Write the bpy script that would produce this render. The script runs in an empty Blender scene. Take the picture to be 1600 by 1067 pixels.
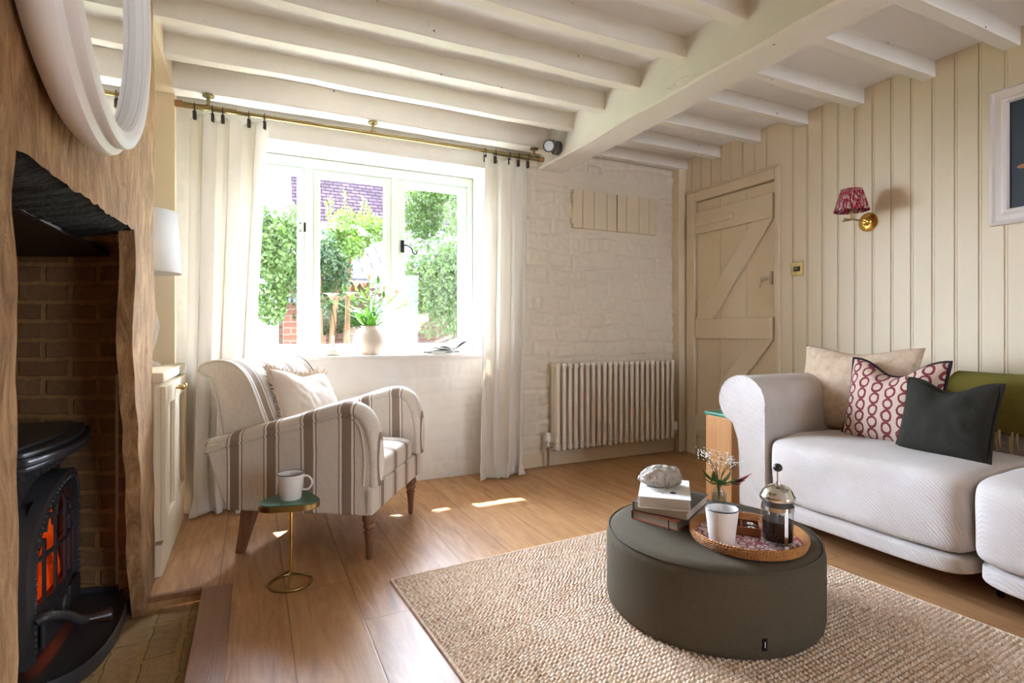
import bpy, bmesh, math, random
from mathutils import Vector, Matrix, noise, Euler
random.seed(7)
PI = math.pi
C = bpy.context.scene.collection
R = math.radians

# ------------------------------------------------------------------ helpers
def lin(c):
    c /= 255.0
    return c/12.92 if c <= .04045 else ((c+.055)/1.055)**2.4
def col(r, g, b): return (lin(r), lin(g), lin(b), 1)

class MB:
    """collects simple solids and links them as ONE mesh object"""
    def __init__(s): s.v = []; s.f = []; s.m = []; s.M = Matrix(); s.mi = 0
    def add(s, vs, fs):
        o = len(s.v)
        s.v += [s.M @ Vector(p) for p in vs]
        s.f += [tuple(i+o for i in f) for f in fs]; s.m += [s.mi]*len(fs)
        return s
    def box(s, x0, x1, y0, y1, z0, z1):
        v = [(x, y, z) for z in (z0, z1) for y in (y0, y1) for x in (x0, x1)]
        return s.add(v, [(0,2,3,1),(4,5,7,6),(0,1,5,4),(2,6,7,3),(0,4,6,2),(1,3,7,5)])
    def prism(s, pts, axis, a, b):
        n = len(pts)
        def p(q, h): return (h, q[0], q[1]) if axis == 'x' else (q[0], h, q[1]) if axis == 'y' else (q[0], q[1], h)
        v = [p(q, a) for q in pts]+[p(q, b) for q in pts]
        f = [tuple(range(n-1, -1, -1)), tuple(range(n, 2*n))]
        f += [(i, (i+1) % n, n+(i+1) % n, n+i) for i in range(n)]
        return s.add(v, f)
    def lathe(s, prof, seg=32, c=(0,0,0), cap=True, sx=1, sy=1):
        v = []; f = []
        for r, z in prof:
            for k in range(seg):
                a = 2*PI*k/seg
                v.append((c[0]+r*sx*math.cos(a), c[1]+r*sy*math.sin(a), c[2]+z))
        for i in range(len(prof)-1):
            for k in range(seg):
                k2 = (k+1) % seg
                f.append((i*seg+k, i*seg+k2, (i+1)*seg+k2, (i+1)*seg+k))
        if cap:
            if prof[0][0] > 1e-5: f.append(tuple(range(seg-1, -1, -1)))
            if prof[-1][0] > 1e-5: f.append(tuple((len(prof)-1)*seg+k for k in range(seg)))
        return s.add(v, f)
    def tube(s, pts, r, seg=10, closed=False, flat=1.0, up=None):
        pts = [Vector(p) for p in pts]; n = len(pts)
        rs = r if isinstance(r, (list, tuple)) else [r]*n
        v = []; f = []; u = None
        for i in range(n):
            if closed: t = pts[(i+1) % n]-pts[i-1]
            else: t = pts[min(i+1, n-1)]-pts[max(i-1, 0)]
            t.normalize()
            if u is None:
                u = Vector(up) if up else (Vector((0,0,1)) if abs(t.z) < .9 else Vector((1,0,0)))
            u = (u-t*u.dot(t)).normalized(); w = t.cross(u)
            for k in range(seg):
                a = 2*PI*k/seg
                v.append(pts[i]+u*(rs[i]*flat*math.cos(a))+w*(rs[i]*math.sin(a)))
        m = n if closed else n-1
        for i in range(m):
            for k in range(seg):
                k2 = (k+1) % seg; j = (i+1) % n
                f.append((i*seg+k, i*seg+k2, j*seg+k2, j*seg+k))
        if not closed:
            f.append(tuple(range(seg-1, -1, -1))); f.append(tuple((n-1)*seg+k for k in range(seg)))
        return s.add(v, f)
    def grid(s, fn, nu, nv, cu=False):
        v = [fn(i/(nu if cu else nu-1), j/(nv-1)) for j in range(nv) for i in range(nu)]
        f = []
        for j in range(nv-1):
            for i in range(nu if cu else nu-1):
                i2 = (i+1) % nu
                f.append((j*nu+i, j*nu+i2, (j+1)*nu+i2, (j+1)*nu+i))
        return s.add(v, f)
    def ball(s, c, r, nu=16, nv=10, fn=None):
        rx, ry, rz = r if isinstance(r, (tuple, list)) else (r, r, r)
        v = [(c[0], c[1], c[2]-rz)]; f = []
        for j in range(1, nv):
            a = PI*j/nv-PI/2
            for i in range(nu):
                b = 2*PI*i/nu
                v.append((c[0]+rx*math.cos(a)*math.cos(b), c[1]+ry*math.cos(a)*math.sin(b), c[2]+rz*math.sin(a)))
        v.append((c[0], c[1], c[2]+rz))
        for i in range(nu): f.append((0, 1+(i+1) % nu, 1+i))
        for j in range(nv-2):
            for i in range(nu):
                a = 1+j*nu; f.append((a+i, a+(i+1) % nu, a+nu+(i+1) % nu, a+nu+i))
        a = 1+(nv-2)*nu
        for i in range(nu): f.append((a+i, a+(i+1) % nu, len(v)-1))
        if fn: v = [fn(Vector(p)) for p in v]
        return s.add(v, f)
    def sbox(s, c, h, p=5, n=14, fn=None):
        """soft box: a superellipsoid"""
        idx = {}; v = []; f = []
        def vid(q):
            k = tuple(round(x, 4) for x in q)
            if k not in idx:
                L = sum(abs(x)**p for x in q)**(1/p)
                w = Vector([c[i]+h[i]*q[i]/L for i in range(3)])
                idx[k] = len(v); v.append(fn(w) if fn else w)
            return idx[k]
        g = [-1+2*i/n for i in range(n+1)]
        g = [math.copysign(abs(x)**.8, x) for x in g]
        for ax in range(3):
            for sg in (-1, 1):
                for i in range(n):
                    for j in range(n):
                        q = []
                        for (a, b) in ((i, j), (i+1, j), (i+1, j+1), (i, j+1)):
                            w = [0, 0, 0]; w[ax] = sg; w[(ax+1) % 3] = g[a]; w[(ax+2) % 3] = g[b]; q.append(vid(w))
                        f.append(tuple(q if sg > 0 else q[::-1]))
        return s.add(v, f)
    def build(s, name, mat, parent=None, smooth=None, bevel=0, seg=2, solid=0, fix=True, sub=0):
        me = bpy.data.meshes.new(name)
        me.from_pydata([tuple(p) for p in s.v], [], s.f)
        for m in (mat if isinstance(mat, (list, tuple)) else [mat]): me.materials.append(m)
        if any(s.m): me.polygons.foreach_set('material_index', s.m)
        if fix and len(s.f) < 60000:
            b = bmesh.new(); b.from_mesh(me); bmesh.ops.recalc_face_normals(b, faces=b.faces); b.to_mesh(me); b.free()
        if smooth is not None:
            me.polygons.foreach_set('use_smooth', [True]*len(me.polygons))
            if smooth < 180: me.set_sharp_from_angle(angle=R(smooth))
        o = bpy.data.objects.new(name, me); C.objects.link(o)
        if parent: o.parent = parent
        if solid:
            m = o.modifiers.new('s', 'SOLIDIFY'); m.thickness = solid; m.offset = 0
        if bevel:
            m = o.modifiers.new('b', 'BEVEL'); m.width = bevel; m.segments = seg; m.limit_method = 'ANGLE'; m.angle_limit = R(40)
            m.harden_normals = False
        if sub:
            m = o.modifiers.new('u', 'SUBSURF'); m.levels = sub; m.render_levels = sub
        return o

def tag(o, label, cat, group=None, kind=None):
    if label: o['label'] = label
    if cat: o['category'] = cat
    if group: o['group'] = group
    if kind: o['kind'] = kind
    return o
def thing(name, label, cat, loc=(0,0,0), rotz=0, group=None):
    o = bpy.data.objects.new(name, None); C.objects.link(o); o.empty_display_size = .1
    o.location = loc; o.rotation_euler = (0, 0, rotz)
    return tag(o, label, cat, group)
def struct(o, label, cat): return tag(o, label, cat, kind='structure')
def children(o): return [c for c in C.objects if c.parent == o]
def copy_tree(o, parent=None):
    c = o.copy(); C.objects.link(c)
    if parent: c.parent = parent
    for ch in children(o): copy_tree(ch, c)
    return c
def lerp(a, b, t): return a+(b-a)*t
def interp(pts, t):
    if t <= pts[0][0]: return pts[0][1]
    for (a, x), (b, y) in zip(pts, pts[1:]):
        if t <= b: return x+(y-x)*(t-a)/(b-a)
    return pts[-1][1]
def spline(pts, n):
    """Catmull-Rom through pts, n samples per span"""
    P = [Vector(p) for p in pts]; out = []
    for i in range(len(P)-1):
        p0 = P[max(i-1, 0)]; p1 = P[i]; p2 = P[i+1]; p3 = P[min(i+2, len(P)-1)]
        for k in range(n):
            t = k/n
            out.append(.5*((2*p1)+(p2-p0)*t+(2*p0-5*p1+4*p2-p3)*t*t+(3*p1-p0-3*p2+p3)*t**3))
    out.append(P[-1]); return out

# ------------------------------------------------------------------ materials
class NT:
    def __init__(s, name):
        s.mat = bpy.data.materials.new(name); s.mat.use_nodes = True
        s.nt = s.mat.node_tree; s.b = s.nt.nodes['Principled BSDF']; s.out = s.nt.nodes['Material Output']
        s.tc = s.nt.nodes.new('ShaderNodeTexCoord'); s.obj = s.tc.outputs['Object']
    def n(s, t, **k):
        x = s.nt.nodes.new(t)
        for a, b in k.items(): setattr(x, a, b)
        return x
    def l(s, a, b): s.nt.links.new(a, b)
    def set(s, sock, v):
        if hasattr(v, 'is_linked') or isinstance(v, bpy.types.NodeSocket): s.l(v, sock)
        else: sock.default_value = v
    def math(s, op, a, b=None, c=None):
        x = s.n('ShaderNodeMath', operation=op)
        s.set(x.inputs[0], a)
        if b is not None: s.set(x.inputs[1], b)
        if c is not None: s.set(x.inputs[2], c)
        return x.outputs[0]
    def mapping(s, scale=(1,1,1), rot=(0,0,0), loc=(0,0,0), src=None):
        x = s.n('ShaderNodeMapping'); x.inputs['Scale'].default_value = scale; x.inputs['Rotation'].default_value = rot
        x.inputs['Location'].default_value = loc; s.l(src or s.obj, x.inputs['Vector']); return x.outputs[0]
    def noise(s, scale, detail=3, rough=.55, src=None, dist=0):
        x = s.n('ShaderNodeTexNoise'); x.inputs['Scale'].default_value = scale; x.inputs['Detail'].default_value = detail
        x.inputs['Roughness'].default_value = rough; x.inputs['Distortion'].default_value = dist
        s.l(src or s.obj, x.inputs['Vector']); return x.outputs['Fac']
    def voro(s, scale, src=None, feature='F1', out='Distance', rnd=1):
        x = s.n('ShaderNodeTexVoronoi', feature=feature); x.inputs['Scale'].default_value = scale
        x.inputs['Randomness'].default_value = rnd
        s.l(src or s.obj, x.inputs['Vector']); return x.outputs[out]
    def ramp(s, fac, stops, interp='LINEAR'):
        x = s.n('ShaderNodeValToRGB'); x.color_ramp.interpolation = interp
        e = x.color_ramp.elements
        while len(e) < len(stops): e.new(.5)
        for i, (p, c) in enumerate(stops): e[i].position = p; e[i].color = c
        s.l(fac, x.inputs['Fac']); return x.outputs['Color']
    def mix(s, fac, a, b, mode='MIX'):
        x = s.n('ShaderNodeMix', data_type='RGBA', blend_type=mode)
        s.set(x.inputs[0], fac); s.set(x.inputs[6], a); s.set(x.inputs[7], b); return x.outputs[2]
    def bump(s, h, strength=.3, dist=.01, prev=None):
        x = s.n('ShaderNodeBump'); x.inputs['Strength'].default_value = strength; x.inputs['Distance'].default_value = dist
        s.l(h, x.inputs['Height'])
        if prev: s.l(prev, x.inputs['Normal'])
        return x.outputs[0]
    def sep(s, src=None):
        x = s.n('ShaderNodeSeparateXYZ'); s.l(src or s.obj, x.inputs[0]); return x.outputs
    def comb(s, x, y, z):
        c = s.n('ShaderNodeCombineXYZ'); s.set(c.inputs[0], x); s.set(c.inputs[1], y); s.set(c.inputs[2], z); return c.outputs[0]
    def done(s, color=None, rough=None, normal=None, metal=None, **k):
        if color is not None: s.set(s.b.inputs['Base Color'], color)
        if rough is not None: s.set(s.b.inputs['Roughness'], rough)
        if metal is not None: s.b.inputs['Metallic'].default_value = metal
        if normal is not None: s.l(normal, s.b.inputs['Normal'])
        for a, v in k.items(): s.set(s.b.inputs[a.replace('_', ' ')], v)
        return s.mat

def M(name, c, rough=.6, metal=0, c2=None, ns=20, bs=0, bd=.002, bstr=.3, **k):
    t = NT(name); c = col(*c); color = c
    if c2: color = t.mix(t.noise(ns, 4), c, col(*c2))
    nrm = t.bump(t.noise(bs, 4), bstr, bd) if bs else None
    return t.done(color, rough, nrm, metal, **k)

def fabric(name, c, c2, ns=260, weave=900, rough=.92, bstr=.18, big=None):
    t = NT(name)
    f = t.noise(ns, 3)
    base = t.mix(t.math('MULTIPLY_ADD', f, 1.8, -.4), col(*c), col(*c2))
    if big: base = t.mix(t.math('MULTIPLY_ADD', t.noise(big[0], 3), 2.4, -.7), base, col(*big[1]))
    x = t.n('ShaderNodeTexWave'); x.inputs['Scale'].default_value = weave/20; x.inputs['Distortion'].default_value = 1.5
    t.l(t.mapping((1,1,1), (.3,.3,.4)), x.inputs['Vector'])
    h = t.math('ADD', x.outputs['Fac'], t.math('MULTIPLY', f, 1.5))
    return t.done(base, rough, t.bump(h, bstr, .002), Specular_IOR_Level=.2)

m_plaster = M('white_limewash', (238,233,226), .9, c2=(228,222,212), ns=6, bs=45, bd=.004, bstr=.25)
m_ceil = M('ceiling_white', (240,238,237), .9, c2=(234,231,228), ns=5, bs=70, bd=.002, bstr=.15)
def beam_paint():
    t = NT('painted_beam')
    c = t.mix(t.noise(9, 4), col(237,231,222), col(228,220,208))
    hole = t.ramp(t.voro(7), [(0, (.8,.8,.8,1)), (.035, (.8,.8,.8,1)), (.05, (0,0,0,1))])
    crk = t.noise(5, 4, .6, t.mapping((1, .25, 1.5)))
    split = t.ramp(t.math('ABSOLUTE', t.math('SUBTRACT', crk, .36)), [(0, (.5,.5,.5,1)), (.004, (0,0,0,1))])
    msk = t.ramp(t.noise(1.7, 2), [(.56, (0,0,0,1)), (.62, (1,1,1,1))])
    c = t.mix(t.math('MAXIMUM', hole, t.math('MULTIPLY', split, msk)), c, col(96,80,66))
    return t.done(c, .7, t.bump(t.noise(34, 4), .3, .005))
m_beam = beam_paint()
m_cream = M('cream_paint', (226,209,180), .55, c2=(221,203,173), ns=3)
m_creamdoor = M('cream_door_paint', (223,205,176), .5, c2=(218,199,168), ns=4, bs=60, bd=.001, bstr=.15)
m_alcove = M('alcove_paint', (226,206,172), .6)
m_frame = M('window_frame_paint', (214,228,212), .5)
m_black = M('black_iron', (22,21,20), .5, .6)
m_white = M('white_gloss', (238,235,232), .35)
m_enam = M('enamel_white', (236,231,226), .3)
m_enamrim = M('enamel_dark_rim', (60,66,78), .35)
m_brass = M('aged_brass', (168,142,92), .34, 1.0, c2=(142,118,74), ns=30)
m_brassb = M('bright_brass', (214,168,84), .22, 1.0)
m_pole = M('pole_brass', (152,134,94), .36, 1.0, c2=(126,108,70), ns=12)
m_chrome = M('chrome', (214,212,208), .12, 1.0)
m_cork = M('cork_end', (158,108,66), .7)
m_leather = M('ring_leather', (58,44,36), .6)
m_rad = M('radiator_cream', (232,220,204), .4)
m_iron = M('cast_iron', (66,66,70), .38, .35, c2=(80,80,84), ns=26, bs=160, bd=.0012, bstr=.25)
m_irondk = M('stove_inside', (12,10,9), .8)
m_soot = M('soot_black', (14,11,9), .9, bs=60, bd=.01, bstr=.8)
m_rust = M('rust_plate', (62,40,28), .6, .3, c2=(44,28,20), ns=14)
m_pages = M('book_pages', (206,196,182), .8, c2=(180,168,152), ns=180)
m_paper = M('white_paper', (238,236,230), .6)
m_ink = M('black_ink', (30,28,28), .6)
m_bk_salmon = M('salmon_cover', (196,112,82), .6)
m_bk_brown = M('brown_cloth', (58,36,30), .6)
m_bk_slate = M('slate_cover', (84,82,82), .5)
m_bk_dark = M('black_cloth', (34,30,30), .6)
m_gmarble = M('green_marble', (52,92,72), .3, c2=(70,116,92), ns=30)
m_gtop = M('jade_green_top', (74,150,122), .28, c2=(54,124,100), ns=24)
m_leaf = None

def translucent(name, c, t_=.4, rough=.7, c2=None, ns=8, metal=0):
    t = NT(name); cc = col(*c)
    if c2: cc = t.mix(t.noise(ns, 3), cc, col(*c2))
    t.done(cc, rough)
    tr = t.n('ShaderNodeBsdfTranslucent'); t.set(tr.inputs['Color'], cc)
    mx = t.n('ShaderNodeMixShader'); mx.inputs[0].default_value = t_
    t.l(t.b.outputs[0], mx.inputs[1]); t.l(tr.outputs[0], mx.inputs[2]); t.l(mx.outputs[0], t.out.inputs[0])
    return t.mat
def clear_glass(name, tint=(255,255,255), gloss=.08):
    t = NT(name)
    tr = t.n('ShaderNodeBsdfTransparent'); tr.inputs[0].default_value = col(*tint)
    gl = t.n('ShaderNodeBsdfGlossy'); gl.inputs['Roughness'].default_value = .03
    fr = t.n('ShaderNodeLayerWeight'); fr.inputs['Blend'].default_value = .5
    mx = t.n('ShaderNodeMixShader')
    f = t.math('MULTIPLY', t.math('POWER', fr.outputs['Facing'], 4.0), .7); t.l(t.math('ADD', f, gloss*.4), mx.inputs[0])
    t.l(tr.outputs[0], mx.inputs[1]); t.l(gl.outputs[0], mx.inputs[2]); t.l(mx.outputs[0], t.out.inputs[0])
    return t.mat
m_pane = clear_glass('window_glass')
m_glass = clear_glass('table_glass', (238,240,242), .12)
m_stoveglass = clear_glass('stove_glass', (150,120,100), .1)
m_mirror = M('mirror_silver', (232,232,230), .02, 1.0)
m_linen = translucent('curtain_linen', (251,246,239), .28, .9, (246,239,229), 60)
m_shade = translucent('white_lampshade', (244,241,238), .35, .8)
m_leafA = translucent('leaf_green', (44,66,20), .4, .6, (66,86,32), 6)
m_leafB = translucent('leaf_dark', (22,44,20), .4, .6, (48,70,30), 4)
m_leafC = translucent('leaf_fresh', (84,140,30), .45, .5, (110,160,50), 30)
m_leafD = translucent('leaf_lime', (60,90,20), .4, .6, (84,104,34), 6)
m_petal = translucent('lily_petal', (244,176,160), .4, .6, (250,206,180), 20)
m_bark = M('bark', (96,74,56), .95, c2=(70,54,40), ns=14, Specular_IOR_Level=0.0)
m_lawn = M('lawn', (70,92,34), .9, c2=(52,76,28), ns=6, Specular_IOR_Level=0.0)

def oak_floor():
    t = NT('oak_planks')
    o = t.sep()
    PW = .235
    # plank index across x, running along y with staggered butt joints
    xi = t.math('DIVIDE', t.math('ADD', o[0], -.114+2.35), PW); row = t.math('FLOOR', xi)
    wn = t.n('ShaderNodeTexWhiteNoise', noise_dimensions='1D'); t.l(row, wn.inputs['W'])
    yi = t.math('DIVIDE', t.math('ADD', o[1], t.math('MULTIPLY', wn.outputs['Value'], 5.0)), 1.9); yr = t.math('FLOOR', yi)
    w2 = t.n('ShaderNodeTexWhiteNoise', noise_dimensions='2D'); t.l(t.comb(row, yr, 0.), w2.inputs['Vector'])
    rnd = w2.outputs['Value']
    gv = t.comb(t.math('MULTIPLY', o[0], 1.0), t.math('ADD', t.math('MULTIPLY', o[1], .13), t.math('MULTIPLY', rnd, 20)), t.math('MULTIPLY', rnd, 9))
    grain = t.noise(22, 5, .6, gv, 1.2); fine = t.noise(150, 3, .5, gv, .4)
    broad = t.noise(5, 3, .5, gv, .8)
    base = t.ramp(grain, [(.25, col(142,98,62)), (.5, col(180,132,88)), (.75, col(202,158,112))])
    base = t.mix(t.math('MULTIPLY', fine, .35), base, col(120,80,50))
    base = t.mix(t.math('MULTIPLY_ADD', rnd, .3, .0), base, col(210,166,120))
    kn = t.voro(1.5, t.comb(t.math('MULTIPLY', o[0], 3.0), o[1], 0.))
    base = t.mix(t.ramp(kn, [(.0, (.8,.8,.8,1)), (.05, (0,0,0,1))]), base, col(74,44,26))
    fx = t.math('FRACT', xi); fy = t.math('FRACT', yi)
    ex = t.math('MINIMUM', fx, t.math('SUBTRACT', 1., fx)); ey = t.math('MINIMUM', fy, t.math('SUBTRACT', 1., fy))
    ex = t.math('MULTIPLY', ex, PW); ey = t.math('MULTIPLY', ey, 1.9)
    e = t.math('MINIMUM', ex, ey)
    gap = t.ramp(e, [(.0, (1,1,1,1)), (.0022, (0,0,0,1))])
    base = t.mix(t.math('MULTIPLY', gap, .6), base, col(70,44,28))
    h = t.math('ADD', t.math('MULTIPLY', t.math('SUBTRACT', 1., gap), 1.), t.math('MULTIPLY', fine, .12))
    rg = t.math('MULTIPLY_ADD', broad, .22, .27)
    return t.done(base, rg, t.bump(h, .25, .002), Specular_IOR_Level=.3)
m_floor = oak_floor()

def wood(name, a, b, axis='z', scale=10, rough=.5, stretch=.08, bstr=.2, k=None):
    t = NT(name)
    sc = [1, 1, 1]; sc['xyz'.index(axis)] = stretch
    v = t.mapping(tuple(sc))
    g = t.noise(scale, 6, .65, v, 1.5)
    c = t.ramp(g, [(.25, col(*a)), (.75, col(*b))])
    if k: c = t.mix(t.ramp(t.noise(k[0], 4, .6, v), [(.5, (0,0,0,1)), (.68, (.85,.85,.85,1))]), c, col(*k[1]))
    return t.done(c, rough, t.bump(g, bstr, .006))
m_oak = wood('oak_post', (186,128,76), (216,164,108), 'z', 26)
m_oakstrip = wood('oak_border', (112,72,46), (150,104,70), 'y', 26, .4)
m_leg = wood('walnut_leg', (96,62,42), (140,100,72), 'z', 30, .45)
m_timber = wood('old_timber', (112,78,46), (190,146,98), 'z', 22, .85, .22, 1.0, (7, (92,60,34)))
m_stone = None
def chimney():
    t = NT('chimney_timber_and_stone')
    v = t.mapping((1, 1, .25)); g = t.noise(26, 7, .7, v, 1.0); b = t.noise(4, 4, .6); p = t.noise(70, 4, .7, t.mapping((1,1,.6)))
    c = t.ramp(g, [(.25, col(92,62,34)), (.42, col(148,108,66)), (.6, col(184,144,98)), (.85, col(214,182,140))])
    c = t.mix(t.ramp(b, [(.42, (0,0,0,1)), (.7, (.7,.7,.7,1))]), c, col(112,82,52))
    c = t.mix(t.ramp(p, [(.62, (0,0,0,1)), (.72, (.6,.6,.6,1))]), c, col(90,58,36))
    h = t.math('ADD', g, t.math('MULTIPLY', p, .5))
    return t.done(c, .9, t.bump(h, .7, .012))
m_chim = chimney()

def bricks(name, c1, c2, mortar, w, h, axis, rough=.9, joint=.012, bstr=.7):
    t = NT(name); o = t.sep()
    v = {'xz': t.comb(o[0], o[2], 0.), 'yx': t.comb(o[1], o[0], 0.), 'yz': t.comb(o[1], o[2], 0.)}[axis]
    x = t.n('ShaderNodeTexBrick'); x.inputs['Scale'].default_value = 1; x.inputs['Brick Width'].default_value = w
    x.inputs['Row Height'].default_value = h; x.inputs['Mortar Size'].default_value = joint; x.inputs['Mortar Smooth'].default_value = .35
    x.inputs['Bias'].default_value = 0
    x.inputs['Color1'].default_value = col(*c1); x.inputs['Color2'].default_value = col(*c2); x.inputs['Mortar'].default_value = col(*mortar)
    d = t.n('ShaderNodeTexNoise'); d.inputs['Scale'].default_value = 14; t.l(t.obj, d.inputs['Vector'])
    va = t.n('ShaderNodeVectorMath', operation='MULTIPLY_ADD'); t.l(d.outputs['Color'], va.inputs[0]); va.inputs[1].default_value = (.018,.018,0); t.l(v, va.inputs[2])
    t.l(va.outputs[0], x.inputs['Vector'])
    g = t.noise(40, 5, .7)
    c = t.mix(t.math('MULTIPLY_ADD', g, 1.2, -.3), x.outputs['Color'], col(*[int(q*.62) for q in c1]))
    hh = t.math('ADD', t.math('MULTIPLY', x.outputs['Fac'], -1.), t.math('MULTIPLY', g, .5))
    return t.done(c, rough, t.bump(hh, bstr, .012), Specular_IOR_Level=.15)
m_brick = bricks('inglenook_brick', (188,142,98), (158,116,76), (206,156,98), .215, .075, 'xz', .95)
m_brickback = bricks('inglenook_back_brick', (176,138,100), (150,116,84), (190,146,92), .215, .075, 'yz', .95)
m_hearth = bricks('hearth_brick', (176,140,96), (150,122,86), (170,138,88), .23, .105, 'yx', .85)
m_gbrick = bricks('garden_brick', (92,58,46), (80,50,40), (98,84,76), .22, .075, 'xz')

def tiles(name, c1, c2, w, h):
    t = NT(name); o = t.sep(); v = t.comb(o[0], o[1], 0.)
    x = t.n('ShaderNodeTexBrick'); x.inputs['Scale'].default_value = 1; x.inputs['Brick Width'].default_value = w
    x.inputs['Row Height'].default_value = h; x.inputs['Mortar Size'].default_value = .010
    x.inputs['Color1'].default_value = col(*c1); x.inputs['Color2'].default_value = col(*c2); x.inputs['Mortar'].default_value = col(26,22,24)
    t.l(v, x.inputs['Vector'])
    return t.done(x.outputs['Color'], .95, t.bump(x.outputs['Fac'], -.5, .02), Specular_IOR_Level=0.0)
m_tile = tiles('roof_tiles', (78,64,70), (60,50,56), .22, .085)
m_slate = tiles('slate_roof', (96,96,104), (84,84,94), .4, .2)

def stripes(name, axis):
    t = NT(name); o = t.sep()
    wob = t.math('MULTIPLY', t.math('SUBTRACT', t.noise(8, 2), .5), .006)
    u = t.math('FRACT', t.math('ADD', t.math('DIVIDE', t.math('ADD', o['xyz'.index(axis)], wob), .172), .42 if axis == 'x' else .953))
    L = col(222,212,200); D = col(140,120,104); W = col(240,232,222)
    c = t.ramp(u, [(0, L), (.285, D), (.32, W), (.375, D), (.625, W), (.68, D), (.715, L)], 'CONSTANT')
    n1 = t.noise(300, 2, .5, t.mapping((1, 1, .12))); n2 = t.noise(300, 2, .5, t.mapping((.12, .12, 1)))
    nn = t.math('MULTIPLY', t.math('ADD', n1, n2), .5)
    c = t.mix(t.math('MULTIPLY_ADD', nn, 1.6, -.45), c, t.mix(.5, c, col(150,132,116)))
    return t.done(c, .92, t.bump(nn, .3, .001))
m_strx = stripes('stripe_linen_along', 'x')
m_stry = stripes('stripe_linen_across', 'y')
m_sofa = fabric('oatmeal_weave', (216,205,197), (198,185,176), 500, 1000, bstr=.7, big=(5, (218,210,205)))
m_pouf = fabric('olive_wool', (98,88,70), (60,53,41), 420, 900)
m_cush_cream = fabric('cream_linen', (216,200,184), (200,182,164), 300, 800)
m_cush_beige = fabric('beige_printed_linen', (204,178,150), (180,150,120), 70, 800, big=(26, (214,192,168)))
m_cush_dark = fabric('charcoal_linen', (50,48,40), (36,35,29), 260, 800)
m_piping = M('dark_piping', (40,22,30), .9)
m_throw = fabric('moss_wool', (118,108,44), (92,84,34), 300, 700)
m_fringe = fabric('throw_fringe', (196,174,128), (170,148,104), 200, 700)
m_ragfringe = fabric('raw_fringe', (214,194,172), (188,164,140), 200, 700)

def chain_cloth():
    t = NT('burgundy_chain_print'); o = t.sep()
    wx = t.math('MULTIPLY', t.math('SUBTRACT', t.noise(30, 2), .5), .012)
    wz = t.math('MULTIPLY', t.math('SUBTRACT', t.noise(26, 2, .5, t.mapping((1,1,1), (0,0,0), (3,5,1))), .5), .012)
    xi = t.math('DIVIDE', t.math('ADD', t.math('ADD', o[0], wx), 1.0), .062)
    row = t.math('FLOOR', xi); fx = t.math('MULTIPLY', t.math('SUBTRACT', t.math('FRACT', xi), .5), .062/.0225)
    zi = t.math('ADD', t.math('DIVIDE', t.math('ADD', t.math('ADD', o[2], wz), 1.0), .055), t.math('MULTIPLY', row, .37))
    fz = t.math('MULTIPLY', t.math('SUBTRACT', t.math('FRACT', zi), .5), .055/.0275)
    d = t.math('SQRT', t.math('ADD', t.math('MULTIPLY', fx, fx), t.math('MULTIPLY', fz, fz)))
    ring = t.math('MULTIPLY', t.math('GREATER_THAN', d, .62), t.math('LESS_THAN', d, 1.03))
    c = t.mix(ring, col(208,184,166), col(116,30,44))
    c = t.mix(t.math('MULTIPLY', t.noise(300), .25), c, col(150,110,96))
    return t.done(c, .92, t.bump(t.noise(400), .2, .001))
m_chain = chain_cloth()
def tray_cloth():
    t = NT('tray_print')
    d = t.voro(34, out='Distance')
    a = t.math('MULTIPLY', t.math('GREATER_THAN', d, .38), t.math('LESS_THAN', d, .62))
    a = t.math('MAXIMUM', a, t.math('LESS_THAN', d, .16))
    return t.done(t.mix(a, col(226,200,192), col(128,46,60)), .35)
m_traycloth = tray_cloth()
def ikat():
    t = NT('ikat_shade'); o = t.sep()
    an = t.math('ARCTAN2', o[1], o[0])
    v = t.comb(t.math('MULTIPLY', an, 3.2), t.math('MULTIPLY', o[2], 16), 0.)
    z = t.noise(2.2, 2, .5, v, .4); st = t.noise(3.4, 1, .4, t.comb(t.math('MULTIPLY', an, 9), t.math('MULTIPLY', o[2], 6), 0.))
    c = t.ramp(z, [(0, col(70,72,84)), (.34, col(206,190,180)), (.42, col(166,20,50)), (.6, col(130,14,40))], 'CONSTANT')
    c = t.mix(t.math('GREATER_THAN', st, .63), c, col(214,200,190))
    t.done(c, .8)
    tr = t.n('ShaderNodeBsdfTranslucent'); t.l(c, tr.inputs['Color'])
    mx = t.n('ShaderNodeMixShader'); mx.inputs[0].default_value = .2
    t.l(t.b.outputs[0], mx.inputs[1]); t.l(tr.outputs[0], mx.inputs[2]); t.l(mx.outputs[0], t.out.inputs[0])
    return t.mat
m_ikat = ikat()
def rattan():
    t = NT('woven_rattan'); o = t.sep()
    an = t.math('ARCTAN2', o[1], o[0])
    w = t.math('SINE', t.math('MULTIPLY', an, 110)); z = t.math('SINE', t.math('MULTIPLY', o[2], 900))
    h = t.math('MULTIPLY', w, z)
    c = t.mix(t.noise(60), col(214,150,84), col(178,112,52))
    return t.done(c, .45, t.bump(h, .9, .003))
m_rattan = rattan()
def jute():
    t = NT('jute'); o = t.sep()
    v = t.comb(t.math('MULTIPLY', o[0], .5), o[1], 0.)
    a = t.noise(60, 3, .6, v); b = t.voro(150, t.comb(t.math('MULTIPLY', o[0], .6), o[1], 0.), out='Color')
    s = t.n('ShaderNodeSeparateColor'); t.l(b, s.inputs[0])
    c = t.ramp(s.outputs[0], [(0, col(208,178,148)), (.35, col(226,200,174)), (.8, col(236,214,192)), (.97, col(244,228,208)), (1, col(200,140,100))])
    c = t.mix(t.math('MULTIPLY', a, .3), c, col(176,142,110))
    return t.done(c, .95, t.bump(t.noise(700, 2), .5, .002))
m_jute = jute()
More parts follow.
